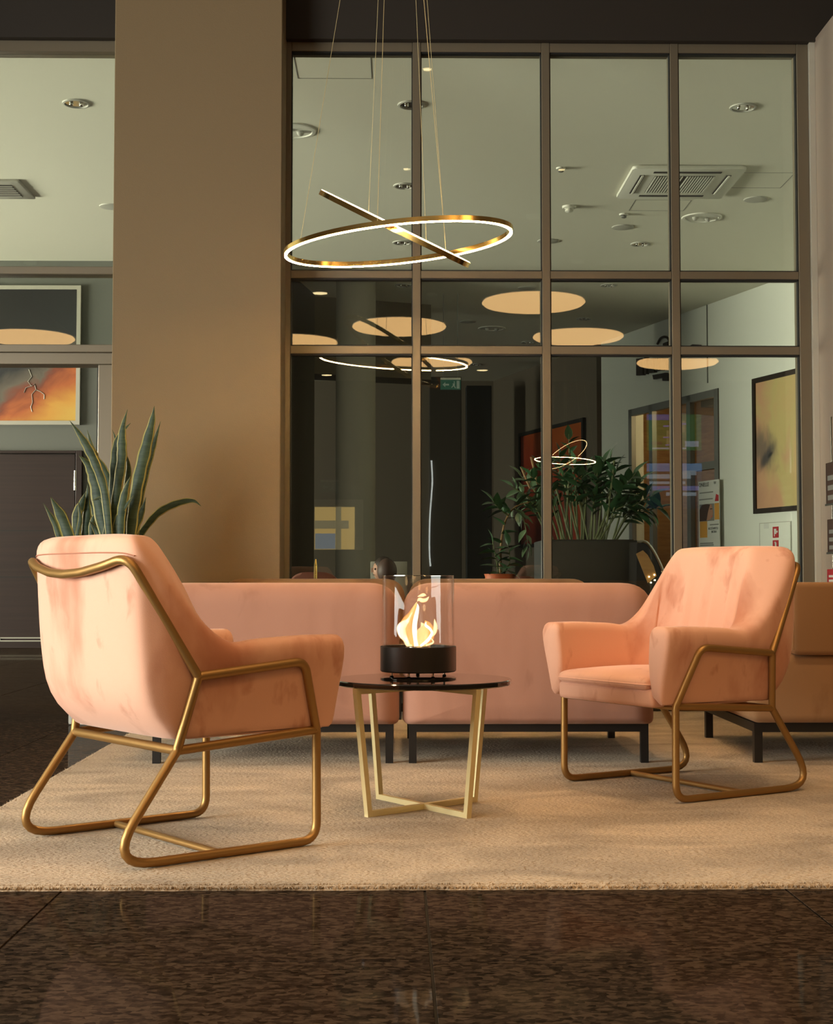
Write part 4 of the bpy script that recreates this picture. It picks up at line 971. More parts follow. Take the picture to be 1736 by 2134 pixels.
gl = thing('floor_grille', None, None); gl.parent = dr; gl.name = 'kick_trim'
za, zb = lw(50, 1337, .05).z, lw(50, 1328, .05).z
for lo, hi in (((lw(1, 1332).x, za), (lw(96, 1332).x, za + .014)), ((lw(1, 1332).x, zb - .014), (lw(96, 1332).x, zb)), ((lw(1, 1332).x, za), (lw(1, 1332).x + .014, zb)), ((lw(96, 1332).x - .014, za), (lw(96, 1332).x, zb))):
    box('trim_strip', (lo[0], DWY - .056, lo[1]), (hi[0], DWY - .046, hi[1]), 'silver_frame', gl, org=dr.location)
def picture(name, label, corners, n_off, frame_m, canvas_m, fw, depth, parent=None):
    """corners: lower-left, lower-right, upper-right, upper-left in the wall plane; n_off: outward normal"""
    c = [Vector(p) for p in corners]; n = Vector(n_off); org = (c[0] + c[1]) / 2
    t = thing(name, label, 'painting', org)
    ex = (c[1] - c[0]); w = ex.length; ex.normalize(); ez = (c[3] - c[0]); h = ez.length; ez.normalize()
    M = Matrix((( ex.x, ez.x, n.x, c[0].x - org.x), (ex.y, ez.y, n.y, c[0].y - org.y), (ex.z, ez.z, n.z, c[0].z - org.z), (0, 0, 0, 1)))
    bm = bmesh.new()
    for lo, hi in (((0, 0), (w, fw)), ((0, h - fw), (w, h)), ((0, fw), (fw, h - fw)), ((w - fw, fw), (w, h - fw))):
        add_box(bm, (lo[0], lo[1], 0), (hi[0], hi[1], depth))
    bmesh.ops.transform(bm, matrix=M, verts=bm.verts); mesh_obj('picture_frame', bm, frame_m, t, False)
    bm = bmesh.new(); add_box(bm, (fw, fw, 0), (w - fw, h - fw, depth * .6)); bmesh.ops.transform(bm, matrix=M, verts=bm.verts)
    cv = mesh_obj('canvas', bm, canvas_m, t, False)
    return t, cv, M, w, h
a, b = lw(-175, 886), lw(167.5, 886); top = lw(150, 597).z
pt, cv, M, w, h = picture('wall_painting', 'painting of dark sky over fiery orange cloud in silver frame', [(a.x, DWY, a.z), (b.x, DWY, b.z), (b.x, DWY, top), (a.x, DWY, top)], (0, -1, 0), 'silver_frame', 'canvas_fire', .045, .05)
# pale crackle strokes
for seg in ([(60, 770), (66, 785), (58, 795), (66, 805), (72, 800), (75, 812), (66, 822), (68, 838), (64, 848), (67, 858)], [(66, 804), (54, 808), (50, 818)], [(74, 812), (84, 816), (92, 822), (92, 832)]):
    pts = [lw(u, v, .034) - pt.location for u, v in seg]; tube('paint_stroke', pts, .004, 'silver_frame', cv, 5)

# ================================================================== HALL: side wall items
def rwp(u, v, off=0.0): return rw_at(u, v, off)
def on_wall(u, v, z, off=0.0):
    p = rwp(u, v, off); return Vector((p.x, p.y, z))
q0, q1 = rwp(1576, 1000), rwp(1690, 1000)
zl, zh = rwp(1578, 1071).z, rwp(1576, 790).z
pt, cv, M, w, h = picture('portrait_painting', 'tall blurred peach and yellow painting of an eye in dark frame', [(q0.x, q0.y, zl), (q1.x, q1.y, zl), (q1.x, q1.y, zh), (q0.x, q0.y, zh)], RN, 'sign_bronze', 'canvas_eye', .06, .05)
# shop front frame in the opening
sh = structure(thing('door_2', 'grey framed glazed shop front in the white wall', 'door', (SO1.x, SO1.y, FLOOR)))
def sbar(name, u0, v0, u1, v1, w, m='grey_metal', off=-.06):
    a, b = rwp(u0, v0, off), rwp(u1, v1, off); bar(name, a, b, w, .06, m, sh, RN, sh.location)
zS = SZ
def vbar(name, u, z0_, z1_, w, m='grey_metal', off=-.03):
    p = rwp(u, 1000, off); a = Vector((p.x, p.y, z0_)); b = Vector((p.x, p.y, z1_)); bar(name, a, b, w, .07, m, sh, RN, sh.location)
def hbar(name, ua, ub, z, w, m='grey_metal', off=-.03):
    p, q = rwp(ua, 1000, off), rwp(ub, 1000, off); bar(name, Vector((p.x, p.y, z)), Vector((q.x, q.y, z)), w, .07, m, sh, Vector((0, 0, 1)) if False else RN, sh.location)
for u in (1318, 1361, 1440, 1498): vbar('jamb', u, FLOOR, zS, .10)
hbar('head_frame', 1317, 1499, zS - .05, .10); zt_ = rwp(1475, 970).z; hbar('door_rail', 1441, 1499, zt_, .10)
for ua, ub in ((1319, 1361), (1362, 1439), (1441, 1497)):
    a, b = rwp(ua, 1000, -.04), rwp(ub, 1000, -.04); nn = -RN * .008
    prism('pane', [Vector((a.x, a.y, FLOOR)), Vector((b.x, b.y, FLOOR)), Vector((b.x, b.y, FLOOR)) + nn, Vector((a.x, a.y, FLOOR)) + nn], (0, 0, zS - FLOOR - .05), 'door_glass', sh, org=sh.location, smooth=False)
# shop interior: wooden cabinetry behind
bw = structure(thing('wall_shop', 'warm wooden interior of the shop', 'wall', (SO1.x - RN.x, SO1.y - RN.y, FLOOR)))
a, b = SO0 + RD * 1.2, SO1 - RD * 1.2
wall_prism('back_wall', a - RN * 1.6, b - RN * 1.6, FLOOR, zS + .4, 'shop_wood', .1, bw, bw.location)
wall_prism('side_wall', a - RN * .2, a - RN * .2 + RD * .1, FLOOR, zS + .4, 'shop_wood', 1.5, bw, bw.location)
wall_prism('side_wall', b - RN * .2, b - RN * .2 - RD * .1, FLOOR, zS + .4, 'shop_wood', 1.5, bw, bw.location)
wall_prism('ceiling_panel', a - RN * .2, b - RN * .2, zS + .4, zS + .45, 'shop_dark', 1.5, bw, bw.location)
p0, p1 = rwp(1462, 1000, -.9), rwp(1495, 1000, -.9)
wall_prism('cupboard', p0, p1, zt_ + 1.0, zS + .3, 'shop_dark', .4, bw, bw.location)
sl = bpy.data.lights.new('shop_ceiling_light', 'POINT'); sl.energy = 60; sl.color = (1, .72, .38); sl.shadow_soft_size = .2
so = bpy.data.objects.new('shop_ceiling_light', sl); COL.objects.link(so); so.location = ((SO0.x + SO1.x) / 2 - RN.x * .9, (SO0.y + SO1.y) / 2 - RN.y * .9, zS - .1)
# advertising banner standing in the doorway
A0, A1 = rwp(1457, 1000, .06), rwp(1500, 1000, .06); bzt, bzb = rwp(1457, 1004, .06).z, .18
org = Vector((A0.x, A0.y, FLOOR)); pb = thing('poster_stand', 'white beauty advert banner with portrait beside the shop door', 'banner', org)
ex = (A1 - A0); ex.z = 0; bwid = ex.length; ex.normalize()
def bp_(x, z, off=0.0): return Vector((ex.x * x * bwid, ex.y * x * bwid, 0)) + Vector((0, 0, bzb - FLOOR + z * (bzt - bzb))) + RN * off
def sheet(name, pts, m, off=.012, th=.002, parent=pb):
    bm = bmesh.new(); add_prism(bm, [bp_(x, z, off) for x, z in pts], RN * th); return mesh_obj(name, bm, m, parent, False)
sheet('sheet', [(0, 0), (1, 0), (1, 1), (0, 1)], 'paper_white', 0, .012)
def zpx(v): return (rwp(1478, v, .06).z - bzb) / (bzt - bzb)
sheet('portrait_background', [(.05, zpx(1086)), (.76, zpx(1086)), (.76, zpx(1050)), (.05, zpx(1050))], 'print_grey', .0125)
sheet('portrait_hair', [(.06, zpx(1085)), (.40, zpx(1085)), (.48, zpx(1066)), (.58, zpx(1052)), (.40, zpx(1050)), (.16, zpx(1052)), (.06, zpx(1062))], 'print_hair', .0150)
sheet('portrait_face', [(.38, zpx(1085)), (.60, zpx(1083)), (.68, zpx(1076)), (.72, zpx(1070)), (.68, zpx(1060)), (.64, zpx(1052)), (.48, zpx(1051)), (.40, zpx(1064))], 'print_skin', .0145)
sheet('portrait_eye', [(.58, zpx(1062)), (.68, zpx(1062)), (.68, zpx(1060)), (.58, zpx(1060))], 'print_hair', .0165)
sheet('portrait_lips', [(.62, zpx(1079)), (.70, zpx(1078)), (.69, zpx(1075)), (.63, zpx(1076))], 'print_pink', .0165)
sheet('orange_block', [(.78, zpx(1084)), (1, zpx(1084)), (1, zpx(1050)), (.78, zpx(1050))], 'print_orange')
sheet('orange_block', [(.06, zpx(1120)), (.42, zpx(1120)), (.42, zpx(1086)), (.06, zpx(1086))], 'print_orange')
sheet('red_emblem', [(.80, zpx(1046)), (.98, zpx(1046)), (.98, zpx(1034)), (.86, zpx(1031))], 'print_red')
def wtext(s, x, v, hpx, m, name='lettering'):
    size = hpx / F * 20.0 * 1.35; o_ = bp_(x, zpx(v), .0145)
    M = Matrix(((ex.x, 0, RN.x, o_.x), (ex.y, 0, RN.y, o_.y), (0, 1, 0, o_.z), (0, 0, 0, 1)))
    return text_mesh(s, size, m, pb, M, .0008, name=name)
wtext('ONELLE', .03, 1013, 8.0, 'print_black'); wtext('W', .76, 1011, 6, 'print_grey')
for v, x0_, x1_ in ((1026, .06, .72), (1040, .04, .70), (1094, .55, .97), (1132, .06, .70), (1136, .06, .72)):
    sheet('small_print', [(x0_, zpx(v + 1.2)), (x1_, zpx(v + 1.2)), (x1_, zpx(v - 1.2)), (x0_, zpx(v - 1.2))], 'print_grey')
wtext('ROZŚWIETLI', .48, 1104, 4.6, 'print_black'); wtext('SKÓRA', .62, 1111, 4.6, 'print_black')
# bronze lettering over the shop (fragments)
ls = thing('wall_lettering', 'bronze raised lettering on the white wall above the shop', 'lettering', on_wall(1395, 760, rwp(1395, 760).z))
def lett(uvs, name='letter'):
    bm = bmesh.new(); add_prism(bm, [rwp(u, v, .01) - ls.location for u, v in uvs], RN * .05); mesh_obj(name, bm, 'sign_bronze', ls, False)
lett([(1332, 748), (1346, 746), (1346, 782), (1332, 783)]); lett([(1349, 745), (1353, 745), (1353, 780), (1349, 780)])
lett([(1358, 750), (1368, 746), (1370, 776), (1358, 778)]); lett([(1372, 747), (1378, 746), (1378, 772), (1372, 774)])
lett([(1383, 746), (1393, 748), (1393, 770), (1383, 773)]); lett([(1366, 782), (1393, 777), (1394, 786), (1368, 791)]); lett([(1386, 780), (1398, 778), (1398, 794), (1387, 794)])
arc = [(1370, 717), (1376, 706), (1384, 702), (1392, 705), (1395, 714), (1394, 724)]
tube('letter', crspline([rwp(u, v, .03) - ls.location for u, v in arc], 5), .017, 'sign_bronze', ls, 8)
lett([(1388, 716), (1398, 712), (1398, 726), (1388, 726)]); lett([(1438, 724), (1450, 718), (1462, 719), (1463, 730), (1440, 732)])
# service hatch with fire symbols
H0, H1 = rwp(1586, 1100), rwp(1650, 1100); ht, hb = rwp(1586, 1091).z, .2
hp = thing('service_hatch', 'white wall hatch with red fire equipment signs', 'hatch', Vector((H0.x, H0.y, hb)))
def hat(name, u0, v0, u1, v1, m, off, th, z0_=None):
    a, b = rwp(u0, v1, off), rwp(u1, v1, off); zt2 = rwp(u0, v0, off).z; zb2 = z0_ if z0_ is not None else a.z
    bm = bmesh.new(); add_prism(bm, [Vector((a.x, a.y, zb2)) - hp.location, Vector((b.x, b.y, zb2)) - hp.location, Vector((b.x, b.y, zt2)) - hp.location, Vector((a.x, a.y, zt2)) - hp.location], RN * th); return mesh_obj(name, bm, m, hp, False)
hat('hatch_frame', 1585, 1090, 1651, 1200, 'grey_plastic', .001, .010, hb); hat('hatch_door', 1587, 1091.5, 1650, 1200, 'hall_white', .002, .014, hb + .02)
for vt, vb in ((1098, 1121), (1126, 1150)):
    hat('fire_sign', 1611, vt, 1623, vb, 'print_red', .016, .004)
hat('hose_symbol', 1613.5, 1102, 1618, 1113, 'paper_white', .020, .003); hat('hose_symbol', 1618, 1106, 1621, 1110, 'paper_white', .020, .003); hat('hose_symbol', 1613.5, 1113, 1615, 1118, 'paper_white', .020, .003)
hat('extinguisher_symbol', 1615.5, 1131, 1618.5, 1150, 'paper_white', .020, .003); hat('extinguisher_symbol', 1614.5, 1129, 1617, 1132, 'paper_white', .020, .003)
hat('small_notice', 1592, 1091, 1602, 1102, 'paper_white', .016, .002)
o = wall_prism('blue_board', rwp(1656, 1180, .06), rwp(1685, 1180, .06), FLOOR, rwp(1660, 1182).z, 'blue_panel', .04); o.name = 'notice_board'; tag(o, 'low blue board against the white hall wall', 'board')
# red painting on the shaded wall
def sw(u, v): return on_plane(u, v, S0 + RN * .01, RN)
q0, q1 = sw(1086, 1000), sw(1221, 1000); zl, zh = 1.3, sw(1221, 870).z
picture('red_painting', 'dark red and orange painting on the shaded wall behind plants', [(q0.x, q0.y, zl), (q1.x, q1.y, zl), (q1.x, q1.y, zh), (q0.x, q0.y, zh)], RN, 'hall_black', 'canvas_red', .06, .05)

# ================================================================== SNAKE PLANT
SPY = 7.85
sc_ = atY(235, 1150, SPY)
sp = thing('snake_plant', 'snake plant with yellow edged sword leaves in tall planter by the pillar', 'plant', (sc_.x, SPY, FLOOR))
pw, ph = .20, .90
P = fillet([(-pw, -pw * .8, 0), (pw, -pw * .8, 0), (pw, pw * .8, 0), (-pw, pw * .8, 0)], .03, 4, True)
prism('planter', P, (0, 0, ph), 'white_planter', sp, .008, 2)
box('soil', (-pw + .03, -pw * .8 + .03, ph - .01), (pw - .03, pw * .8 - .03, ph + .004), 'soil', sp)
LEAVES = [([(330, 1400), (240, 1180), (140, 1000)], 46), ([(420, 1400), (310, 1130), (208, 940)], 95), ([(470, 1400), (455, 1130), (500, 1010), (540, 890)], 78), ([(540, 1400), (552, 1100), (562, 797)], 70),
    ([(750, 1400), (680, 1080), (640, 800), (580, 650), (478, 543)], 118), ([(770, 1380), (720, 900), (640, 640), (560, 470), (480, 340), (390, 212)], 74), ([(700, 1300), (640, 620), (600, 480), (556, 302)], 56),
    ([(790, 1400), (785, 980), (740, 740), (640, 570), (518, 452)], 66), ([(800, 1400), (800, 900), (815, 600), (840, 430), (890, 320), (970, 236)], 70), ([(770, 1400), (830, 950), (880, 600), (885, 430), (895, 270), (940, 106)], 80),
    ([(880, 1400), (850, 700), (825, 400), (795, 300)], 22), ([(955, 1400), (990, 1100), (1040, 780), (1110, 480), (1170, 230), (1195, 74)], 100), ([(1000, 1400), (1070, 900), (1150, 560), (1200, 400), (1254, 220)], 60),
    ([(860, 1400), (880, 1100), (915, 900), (968, 740)], 72), ([(900, 1400), (920, 950), (950, 680), (925, 510)], 56), ([(850, 1400), (835, 1220), (890, 1070), (1000, 925)], 60), ([(960, 1400), (1010, 1230), (1070, 1090), (1116, 943)], 68),
    ([(1000, 1390), (1110, 1230), (1240, 1085), (1410, 1000), (1560, 975), (1642, 1027)], 62), ([(735, 1400), (650, 1140), (585, 1000)], 78), ([(690, 1400), (640, 1260), (578, 1165)], 48), ([(790, 1400), (775, 1120), (765, 950)], 48),
    ([(905, 1400), (940, 1100), (996, 842)], 50), ([(460, 1400), (490, 1150), (470, 975)], 36), ([(610, 1400), (600, 1200), (640, 1080)], 50), ([(820, 1400), (850, 1150), (870, 900)], 70), ([(700, 1400), (740, 1150), (690, 960), (600, 972)], 26)]
for i, (path, w) in enumerate(LEAVES):
    dy = random.uniform(-.16, .16)
    if i == 17: dy = .30
    if i == 12: dy = .12
    P = [atY(60 + .2189 * x, 830 + .2189 * y, SPY + dy) - sp.location for x, y in path]
    base = Vector((P[0].x * .55, P[0].y * .5, ph - .02)); P = [base] + P[1:] if P[0].z < ph + .03 else [base] + P
    pts = crspline(P, 7); k = len(pts); hw = w * 1.18 * .2189 / F * SPY / 2
    bm = bmesh.new(); cols = [-1, -.76, -.4, 0, .4, .76, 1]; rows_ = []
    tw = random.uniform(-.5, .5)
    for q, p in enumerate(pts):
        f = q / (k - 1); t_ = (pts[min(q + 1, k - 1)] - pts[max(q - 1, 0)]).normalized()
        s = Vector((t_.z, 0, -t_.x)).normalized(); nrm = t_.cross(s)
        an = tw * (f - .5); s2 = s * math.cos(an) + nrm * math.sin(an); n2 = t_.cross(s2)
        prof = (0.55 + 0.45 * math.sin(PI * min(1, f * .9))) * (1 - max(0, (f - .62) / .38) ** 1.7) if f < 1 else 0.0
        wv = 1 + .06 * math.sin(q * 1.3 + i)
        rows_.append([bm.verts.new(p + s2 * (c_ * hw * max(prof, .01) * wv) + n2 * (hw * .28 * (c_ * c_) * prof)) for c_ in cols])
    for q in range(k - 1):
        for j in range(6):
            fc = bm.faces.new((rows_[q][j], rows_[q][j + 1], rows_[q + 1][j + 1], rows_[q + 1][j])); fc.material_index = 1 if j in (0, 5) else 0
    o = mesh_obj('leaf', bm, ['leaf_green', 'leaf_edge'], sp)
    sd = o.modifiers.new('thickness', 'SOLIDIFY'); sd.thickness = .003; sd.offset = 0

# ================================================================== PLANTS BEHIND THE GLASS
def leaf_mesh(name, m, L=1.0, W=.52):
    bm = bmesh.new(); rows_ = []
    for q in range(6):
        f = q / 5; w = W * math.sin(PI * (0.06 + .94 * f) ** .8) * .5 if q < 5 else 0.0
        zc = -.16 * f * f
        rows_.append([bm.verts.new((c_ * w, f * L, zc + abs(c_) * w * .35)) for c_ in (-1, 0, 1)])
    for q in range(5):
        for j in range(2): bm.faces.new((rows_[q][j], rows_[q][j + 1], rows_[q + 1][j + 1], rows_[q + 1][j]))
    me = bpy.data.meshes.new(name); bmesh.ops.remove_doubles(bm, verts=bm.verts, dist=1e-5); bm.to_mesh(me); bm.free(); me.materials.append(MATS[m])
    me.polygons.foreach_set('use_smooth', [True] * len(me.polygons)); return me
LG, LP = leaf_mesh('leaf_dark', 'zz_leaf'), leaf_mesh('leaf_pale', 'zz_leaf_pale')
def put_leaf(me, parent, p, dirv, size, roll):
    dirv = dirv.normalized(); x = dirv.cross(Vector((0, 0, 1)))
    if x.length < .05: x = Vector((1, 0, 0))
    x.normalize(); z = x.cross(dirv)
    R = Matrix((x, dirv, z)).transposed() @ Matrix.Rotation(roll, 3, 'Y')
    o = bpy.data.objects.new('leaf', me); link(o, parent); o.matrix_local = Matrix.Translation(p) @ R.to_4x4() @ Matrix.Diagonal((size, size, size, 1)); return o
def branch(pl, pts, r, n_leaf, size, me, f0=.3, stem_m='plant_stem', drop=.0, spread=.8):
    P = crspline(pts, 8); k = len(P); rad = [r * (1 - .65 * i / (k - 1)) for i in range(k)]
    st = tube('stem', P, r, stem_m, pl, 6, radii=rad)
    for i in range(n_leaf):
        f = f0 + (1 - f0) * i / max(1, n_leaf - 1); q = min(k - 2, int(f * (k - 1)))
        t_ = (P[q + 1] - P[q]).normalized(); side = t_.cross(Vector((0, 1, 0)));
        if side.length < .1: side = Vector((1, 0, 0))
        side.normalize(); s = 1 if i % 2 else -1
        d = t_ * .7 + side * (s * spread) + Vector((random.uniform(-.3, .3), random.uniform(-.7, .3), -drop + random.uniform(-.15, .25)))
        if i == n_leaf - 1: d = t_
        put_leaf(me, st, P[q], d, size * random.uniform(.75, 1.15), random.uniform(-.5, .5))
    return st
PY = 10.1
pc = atY(1215, 1128, PY); zz = thing('potted_foliage', 'bushy dark green foliage plant in black box planter behind the glass', 'plant', (pc.x, PY, FLOOR))
def zl_(u, v, dy=0): return atY(u, v, PY + dy) - zz.location
x0_, x1_ = zl_(1120, 1128).x, zl_(1318, 1128).x; ztp = zl_(1200, 1128).z
P = fillet([(x0_, -.26, 0), (x1_, -.26, 0), (x1_, .26, 0), (x0_, .26, 0)], .015, 3, True); prism('planter', P, (0, 0, ztp), 'grey_planter', zz, .008, 2)
box('soil', (x0_ + .03, -.23, ztp - .01), (x1_ - .03, .23, ztp + .006), 'soil', zz)
tips = [(1062, 1010), (1080, 985), (1100, 985), (1118, 960), (1130, 985), (1155, 965), (1165, 940), (1170, 985), (1185, 905), (1195, 960), (1212, 990), (1228, 970), (1245, 985), (1262, 955), (1275, 945), (1288, 970), (1300, 1010), (1325, 985), (1340, 1000), (1365, 1030), (1385, 1055), (1350, 1060), (1310, 1050), (1110, 1040), (1075, 1045), (1240, 1030)]
for i, (u, v) in enumerate(tips):
    dy = random.uniform(-.22, .22); b_u = 1150 + (u - 1060) * .42 + random.uniform(-12, 12)
    a = zl_(b_u, 1132, dy * .6); c = zl_(u, v, dy); m_ = a.lerp(c, .55) + Vector(((c.x - a.x) * -.12, 0, .05))
    branch(zz, [a, m_, c], .008, 10, .135 if u > 1240 else .11, LP if (u < 1100) else LG, .42)
for u0, v0, u1, v1 in ((1105, 1018, 1086, 973), (1120, 1008, 1107, 953), (1180, 1090, 1188, 960), (1205, 1125, 1175, 1000), (1225, 1125, 1200, 1010), (1265, 1090, 1280, 960), (1240, 1125, 1290, 1010), (1250, 1125, 1310, 1030), (1190, 1128, 1160, 1020), (1215, 1128, 1222, 1020)):
    a, c = zl_(u0, v0, -.15), zl_(u1, v1, -.1); a = Vector((a.x, a.y, min(a.z, a.z))); tube('cane', [a, c], .0075, 'brown_stem' if u1 < 1110 else 'plant_stem', zz, 6)
# trailing plant in an orange pot
tp0 = atY(1043, 1210, 9.75); tr = thing('trailing_plant', 'trailing green plant over an orange pot behind the glass', 'plant', (tp0.x, 9.75, FLOOR))
def tl(u, v, dy=0): return atY(u, v, 9.75 + dy) - tr.location
zt2 = tl(1043, 1196).z
lathe('pot', [(.085, 0), (.09, .01), (.105, zt2 - .02), (.112, zt2), (.102, zt2), (.098, zt2 - .02)], 'orange_pot', tr, n=28)
branch(tr, [tl(1043, 1200), tl(1044, 1140), tl(1052, 1090), tl(1072, 1058), tl(1105, 1045)], .010, 12, .12, LG, .05, 'brown_stem', .2)
branch(tr, [tl(1040, 1200, -.03), tl(1034, 1165, -.05), tl(1026, 1125, -.06)], .006, 11, .11, LG, .0, 'plant_stem', .5)
branch(tr, [tl(1048, 1200, -.03), tl(1062, 1170, -.05), tl(1058, 1130, -.06)], .006, 11, .11, LG, .0, 'plant_stem', .6)
branch(tr, [tl(1072, 1058), tl(1090, 1080, -.05), tl(1098, 1120, -.08), tl(1100, 1150, -.08)], .005, 12, .09, LP, .0, 'plant_stem', .6)
branch(tr, [tl(1060, 1075), tl(1040, 1060, -.04), tl(1028, 1045, -.05)], .005, 7, .12, LG, .2, 'plant_stem', .2)
# glossy curved hood beside the planter
hd = thing('curved_display_hood', 'dark glossy curved hood with pale rim right of the planter', 'display', (atY(1335, 1200, 9.6).x, 9.6, FLOOR))
def hl(u, v): p = atY(u, v, 9.6) - hd.location; return p
arcp = [hl(u, v) for u, v in ((1318, 1131), (1334, 1131), (1345, 1141), (1358, 1162), (1371, 1192), (1378, 1220))]
A = crspline(arcp, 5); bm = bmesh.new(); lo = Vector((A[0].x - .02, 0, FLOOR)); 
poly = [Vector((p.x, -.18, p.z)) for p in A] + [Vector((A[-1].x, -.18, .02)), Vector((A[0].x - .02, -.18, .02))]
add_prism(bm, poly, (0, .3, 0)); mesh_obj('shell', bm, 'car_black', hd, True)
tube('rim', [Vector((p.x, -.185, p.z)) for p in A], .011, 'chrome', hd, 8); 
bm = bmesh.new(); pp_ = [hl(u, v) for u, v in ((1316, 1155), (1330, 1148), (1340, 1158), (1352, 1180), (1358, 1200), (1340, 1215))]
add_prism(bm, [Vector((p.x, -.188, p.z)) for p in pp_], (0, .006, 0)); mesh_obj('side_window', bm, 'shop_wood', hd, False)
lt = bmesh.new()
for u, v in ((1342, 1202), (1353, 1198), (1346, 1214), (1354, 1209)): bmesh.ops.create_uvsphere(lt, u_segments=8, v_segments=6, radius=.005, matrix=Matrix.Translation(Vector((hl(u, v).x, -.195, hl(u, v).z))))
mesh_obj('indicator_lamps', lt, 'downlight_glow', hd)

# ================================================================== HALL SEATING AND PEOPLE (behind the sofas, mostly hidden)
def tub_chair(label, u, Y, w, zt2, m, group, rz=PI):
    p = atY(u, 1200, Y); t = thing('tub_chair', label, 'chair', (p.x, Y, FLOOR), rz, group)
    h = w / 2; P = rounded_outline(-h, h, .40, zt2, h * .75, .03); prism('backrest', [Vector((q.x, -.05, q.z)) for q in P], (0, .10, 0), m, t, .04, 4)
    bm, zm = cushion(h - .01, .02, .50, .40, .49, .01); mesh_obj('seat', bm, m, t)
    for x in (-h + .05, h - .05):
        for y in (.06, .44): lathe('leg', [(.012, 0), (.018, .41)], 'black_metal', t, (x, y, 0), 10)
tub_chair('maroon tub chair back behind the left pane', 655, 11.5, .42, .83, 'maroon_seat', 'hall tub chairs')
tub_chair('maroon tub chair back right of the orange pot', 1085, 12.5, .34, .80, 'maroon_seat', 'hall tub chairs')
p = atY(658, 1165, 10.8); o = tube('brass_post', [Vector((0, 0, 0)), Vector((0, 0, p.z - FLOOR - .05)), Vector((0, 0, p.z - FLOOR))], .012, 'polished_brass', None, 10, radii=[.014, .011, .004]); o.location = (p.x, 10.8, FLOOR)
tag(o, 'slim brass post in front of the maroon chair', 'post')
a, b = atY(776, 1170, 15.6), atY(845, 1170, 15.6)
o = box('low_counter', (a.x - .02, 15.6, FLOOR), (b.x + .02, 16.0, a.z), 'hall_column', None, .01, 2); tag(o, 'pale low counter behind the seated people', 'counter')
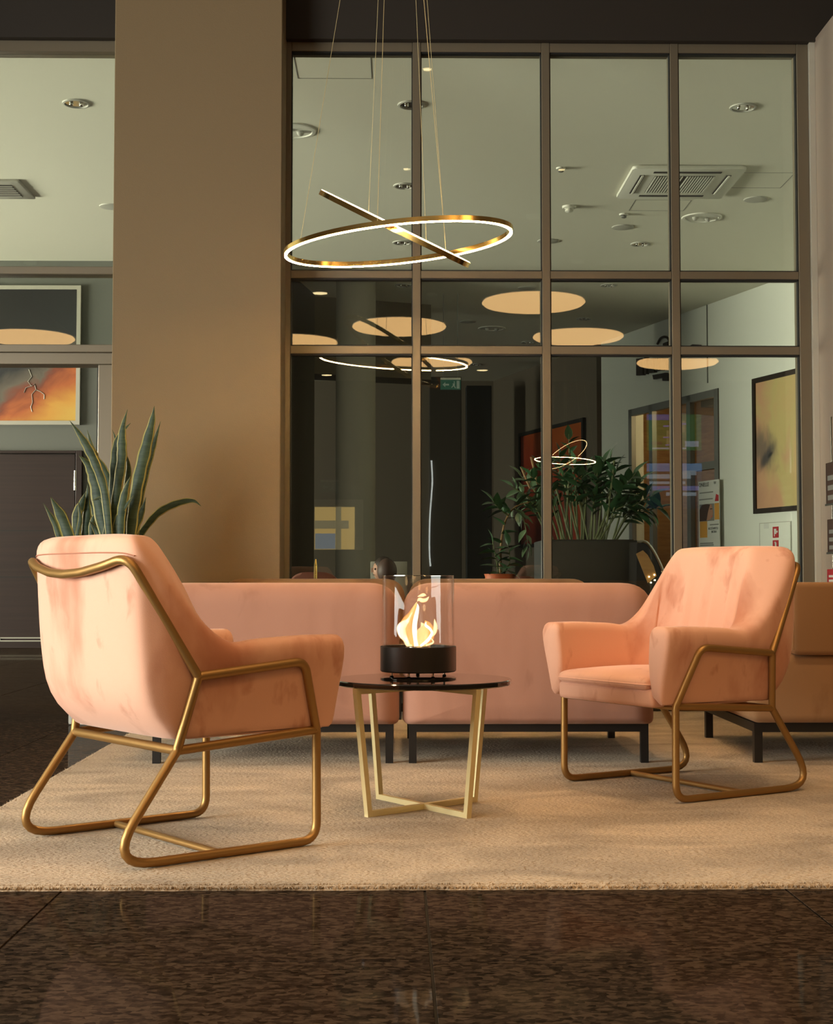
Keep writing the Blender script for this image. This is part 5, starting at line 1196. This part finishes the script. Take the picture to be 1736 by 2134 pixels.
def person(label, u, Y, head_z, cloth, hair, turn, lean):
    """seated figure: one skinned body with clothes; head, hair"""
    p = atY(u, 1190, Y); t = thing('person', label, 'person', (p.x, Y, FLOOR), turn)
    hz_ = head_z - FLOOR; sh_ = hz_ - .30; hip = .47
    st = bpy.data.objects.new('body', bpy.data.meshes.new('body'))
    V = [(0, 0, hip), (0, .03 + lean * .3, hip + .2), (0, .05 + lean * .8, sh_ - .04), (0, .05 + lean, sh_ + .08), (0, .07 + lean, hz_ - .13),
         (.17, .05 + lean * .9, sh_), (.22, .14 + lean, sh_ - .24), (.13, .36 + lean, sh_ - .22), (.11, .43 + lean, sh_ - .20),
         (-.17, .05 + lean * .9, sh_), (-.22, .14 + lean, sh_ - .24), (-.13, .36 + lean, sh_ - .22), (-.11, .43 + lean, sh_ - .20),
         (.11, .06, hip), (.12, .45, hip + .02), (.12, .47, .08), (.12, .60, .04), (-.11, .06, hip), (-.12, .45, hip + .02), (-.12, .47, .08), (-.12, .60, .04)]
    E_ = [(0, 1), (1, 2), (2, 3), (3, 4), (2, 5), (5, 6), (6, 7), (7, 8), (2, 9), (9, 10), (10, 11), (11, 12), (0, 13), (13, 14), (14, 15), (15, 16), (0, 17), (17, 18), (18, 19), (19, 20)]
    R_ = [.15, .14, .15, .06, .05, .075, .05, .042, .03, .075, .05, .042, .03, .10, .075, .05, .04, .10, .075, .05, .04]
    st.data.from_pydata([Vector(v) for v in V], E_, []); link(st, t); st.data.materials.append(MATS[cloth])
    sk = st.modifiers.new('skin', 'SKIN'); sub = st.modifiers.new('smooth', 'SUBSURF'); sub.levels = 2; sub.render_levels = 2
    for i, sv in enumerate(st.data.skin_vertices[0].data): sv.radius = (R_[i], R_[i] * .8); sv.use_root = (i == 0)
    hc = Vector((0, .08 + lean, hz_))
    bm = bmesh.new(); bmesh.ops.create_uvsphere(bm, u_segments=20, v_segments=14, radius=.1, matrix=Matrix.Translation(hc) @ Matrix.Diagonal((.78, .95, 1.15, 1)))
    add_prism(bm, [hc + Vector((-.012, .085, -.02)), hc + Vector((.012, .085, -.02)), hc + Vector((0, .118, -.025)), ], (0, 0, .045))
    for s in (-1, 1): bmesh.ops.create_uvsphere(bm, u_segments=8, v_segments=6, radius=.022, matrix=Matrix.Translation(hc + Vector((.08 * s, 0, -.01))) @ Matrix.Diagonal((.4, .8, 1.2, 1)))
    hd_ = mesh_obj('head', bm, 'skin', t)
    bm = bmesh.new(); bmesh.ops.create_uvsphere(bm, u_segments=20, v_segments=14, radius=.112, matrix=Matrix.Translation(hc + Vector((0, -.022, .022))) @ Matrix.Diagonal((.84, .95, 1.08, 1)))
    mesh_obj('hair', bm, hair, hd_)
    bm = bmesh.new()
    for s in (-1, 1): bmesh.ops.create_uvsphere(bm, u_segments=8, v_segments=6, radius=.012, matrix=Matrix.Translation(hc + Vector((.034 * s, .083, .01))))
    add_prism(bm, [hc + Vector((-.025, .088, -.055)), hc + Vector((.025, .088, -.055)), hc + Vector((0, .096, -.05))], (0, 0, .006)); mesh_obj('facial_features', bm, 'print_hair', hd_)
    bm = bmesh.new()
    for s in (-1, 1):
        w0 = Vector((.11 * s, .43 + lean, sh_ - .20))
        bmesh.ops.create_uvsphere(bm, u_segments=10, v_segments=8, radius=.04, matrix=Matrix.Translation(w0 + Vector((0, .045, 0))) @ Matrix.Diagonal((.9, 1.1, .45, 1)))
        for q, (dx_, ln) in enumerate(((-.027, .062), (-.009, .075), (.009, .078), (.027, .066))):
            add_tube(bm, [w0 + Vector((dx_, .075, 0)), w0 + Vector((dx_, .075 + ln * .6, -.006)), w0 + Vector((dx_, .075 + ln, -.025))], .008, 6)
        add_tube(bm, [w0 + Vector((-.032 * s, .03, 0)), w0 + Vector((-.058 * s, .06, -.005)), w0 + Vector((-.06 * s, .085, -.015))], .009, 6)
    mesh_obj('hands', bm, 'skin', t)
    return t
def stool(t_loc, label):
    t = thing('stool', label, 'stool', t_loc, 0, 'hall stools'); lathe('seat', [(.17, .30), (.19, .31), (.19, .34), (.17, .35)], 'black_metal', t, n=24)
    lathe('pedestal', [(.16, 0), (.16, .015), (.025, .03), (.025, .30)], 'black_metal', t, n=20)
P1 = atY(822, 1188, 15.0); P2 = atY(796, 1190, 13.5)
person('person in navy top with brown hair, seated behind the fire glass', 822, 15.0, P1.z, 'navy_cloth', 'brown_hair', 1.9, .06); stool((P1.x, 15.0, FLOOR), 'black stool under the brown haired person')
person('person in black with dark hair, seated left of the brown haired person', 796, 13.5, P2.z - .02, 'black_cloth', 'print_hair', -.3, .10); stool((atY(796, 1190, 13.5).x, 13.5, FLOOR), 'black stool under the dark haired person')

# ================================================================== BROCHURE RACK ON THE RIGHT PARTITION
rk = thing('brochure_rack', 'wall rack with dark and red leaflets at the right edge', 'rack', (PWX, 8.66, .6))
def rp(v): return atY(1730, v, 8.5).z - .6
tube('rail', [(-.035, -.10, rp(866)), (-.035, -.10, rp(1230))], .006, 'chrome', rk, 8)
for v0, v1, m, dp in ((962, 1048, 'print_hair', .05), (1081, 1150, 'print_hair', .045), (1186, 1225, 'print_red', .05)):
    lf = box('leaflet', (-dp, -.30, rp(v1)), (-dp + .012, -.02, rp(v0)), m, rk)
    box('holder', (-dp - .004, -.31, rp(v1) - .012), (0, -.01, rp(v1)), 'chrome', rk)
    for q in range(3): box('photo_print', (-dp - .002, -.28, rp(v1) + (.02 + q * .06) * (rp(v0) - rp(v1)) / .25), (-dp, -.06, rp(v1) + (.05 + q * .06) * (rp(v0) - rp(v1)) / .25), 'print_grey' if m != 'print_red' else 'paper_white', lf)
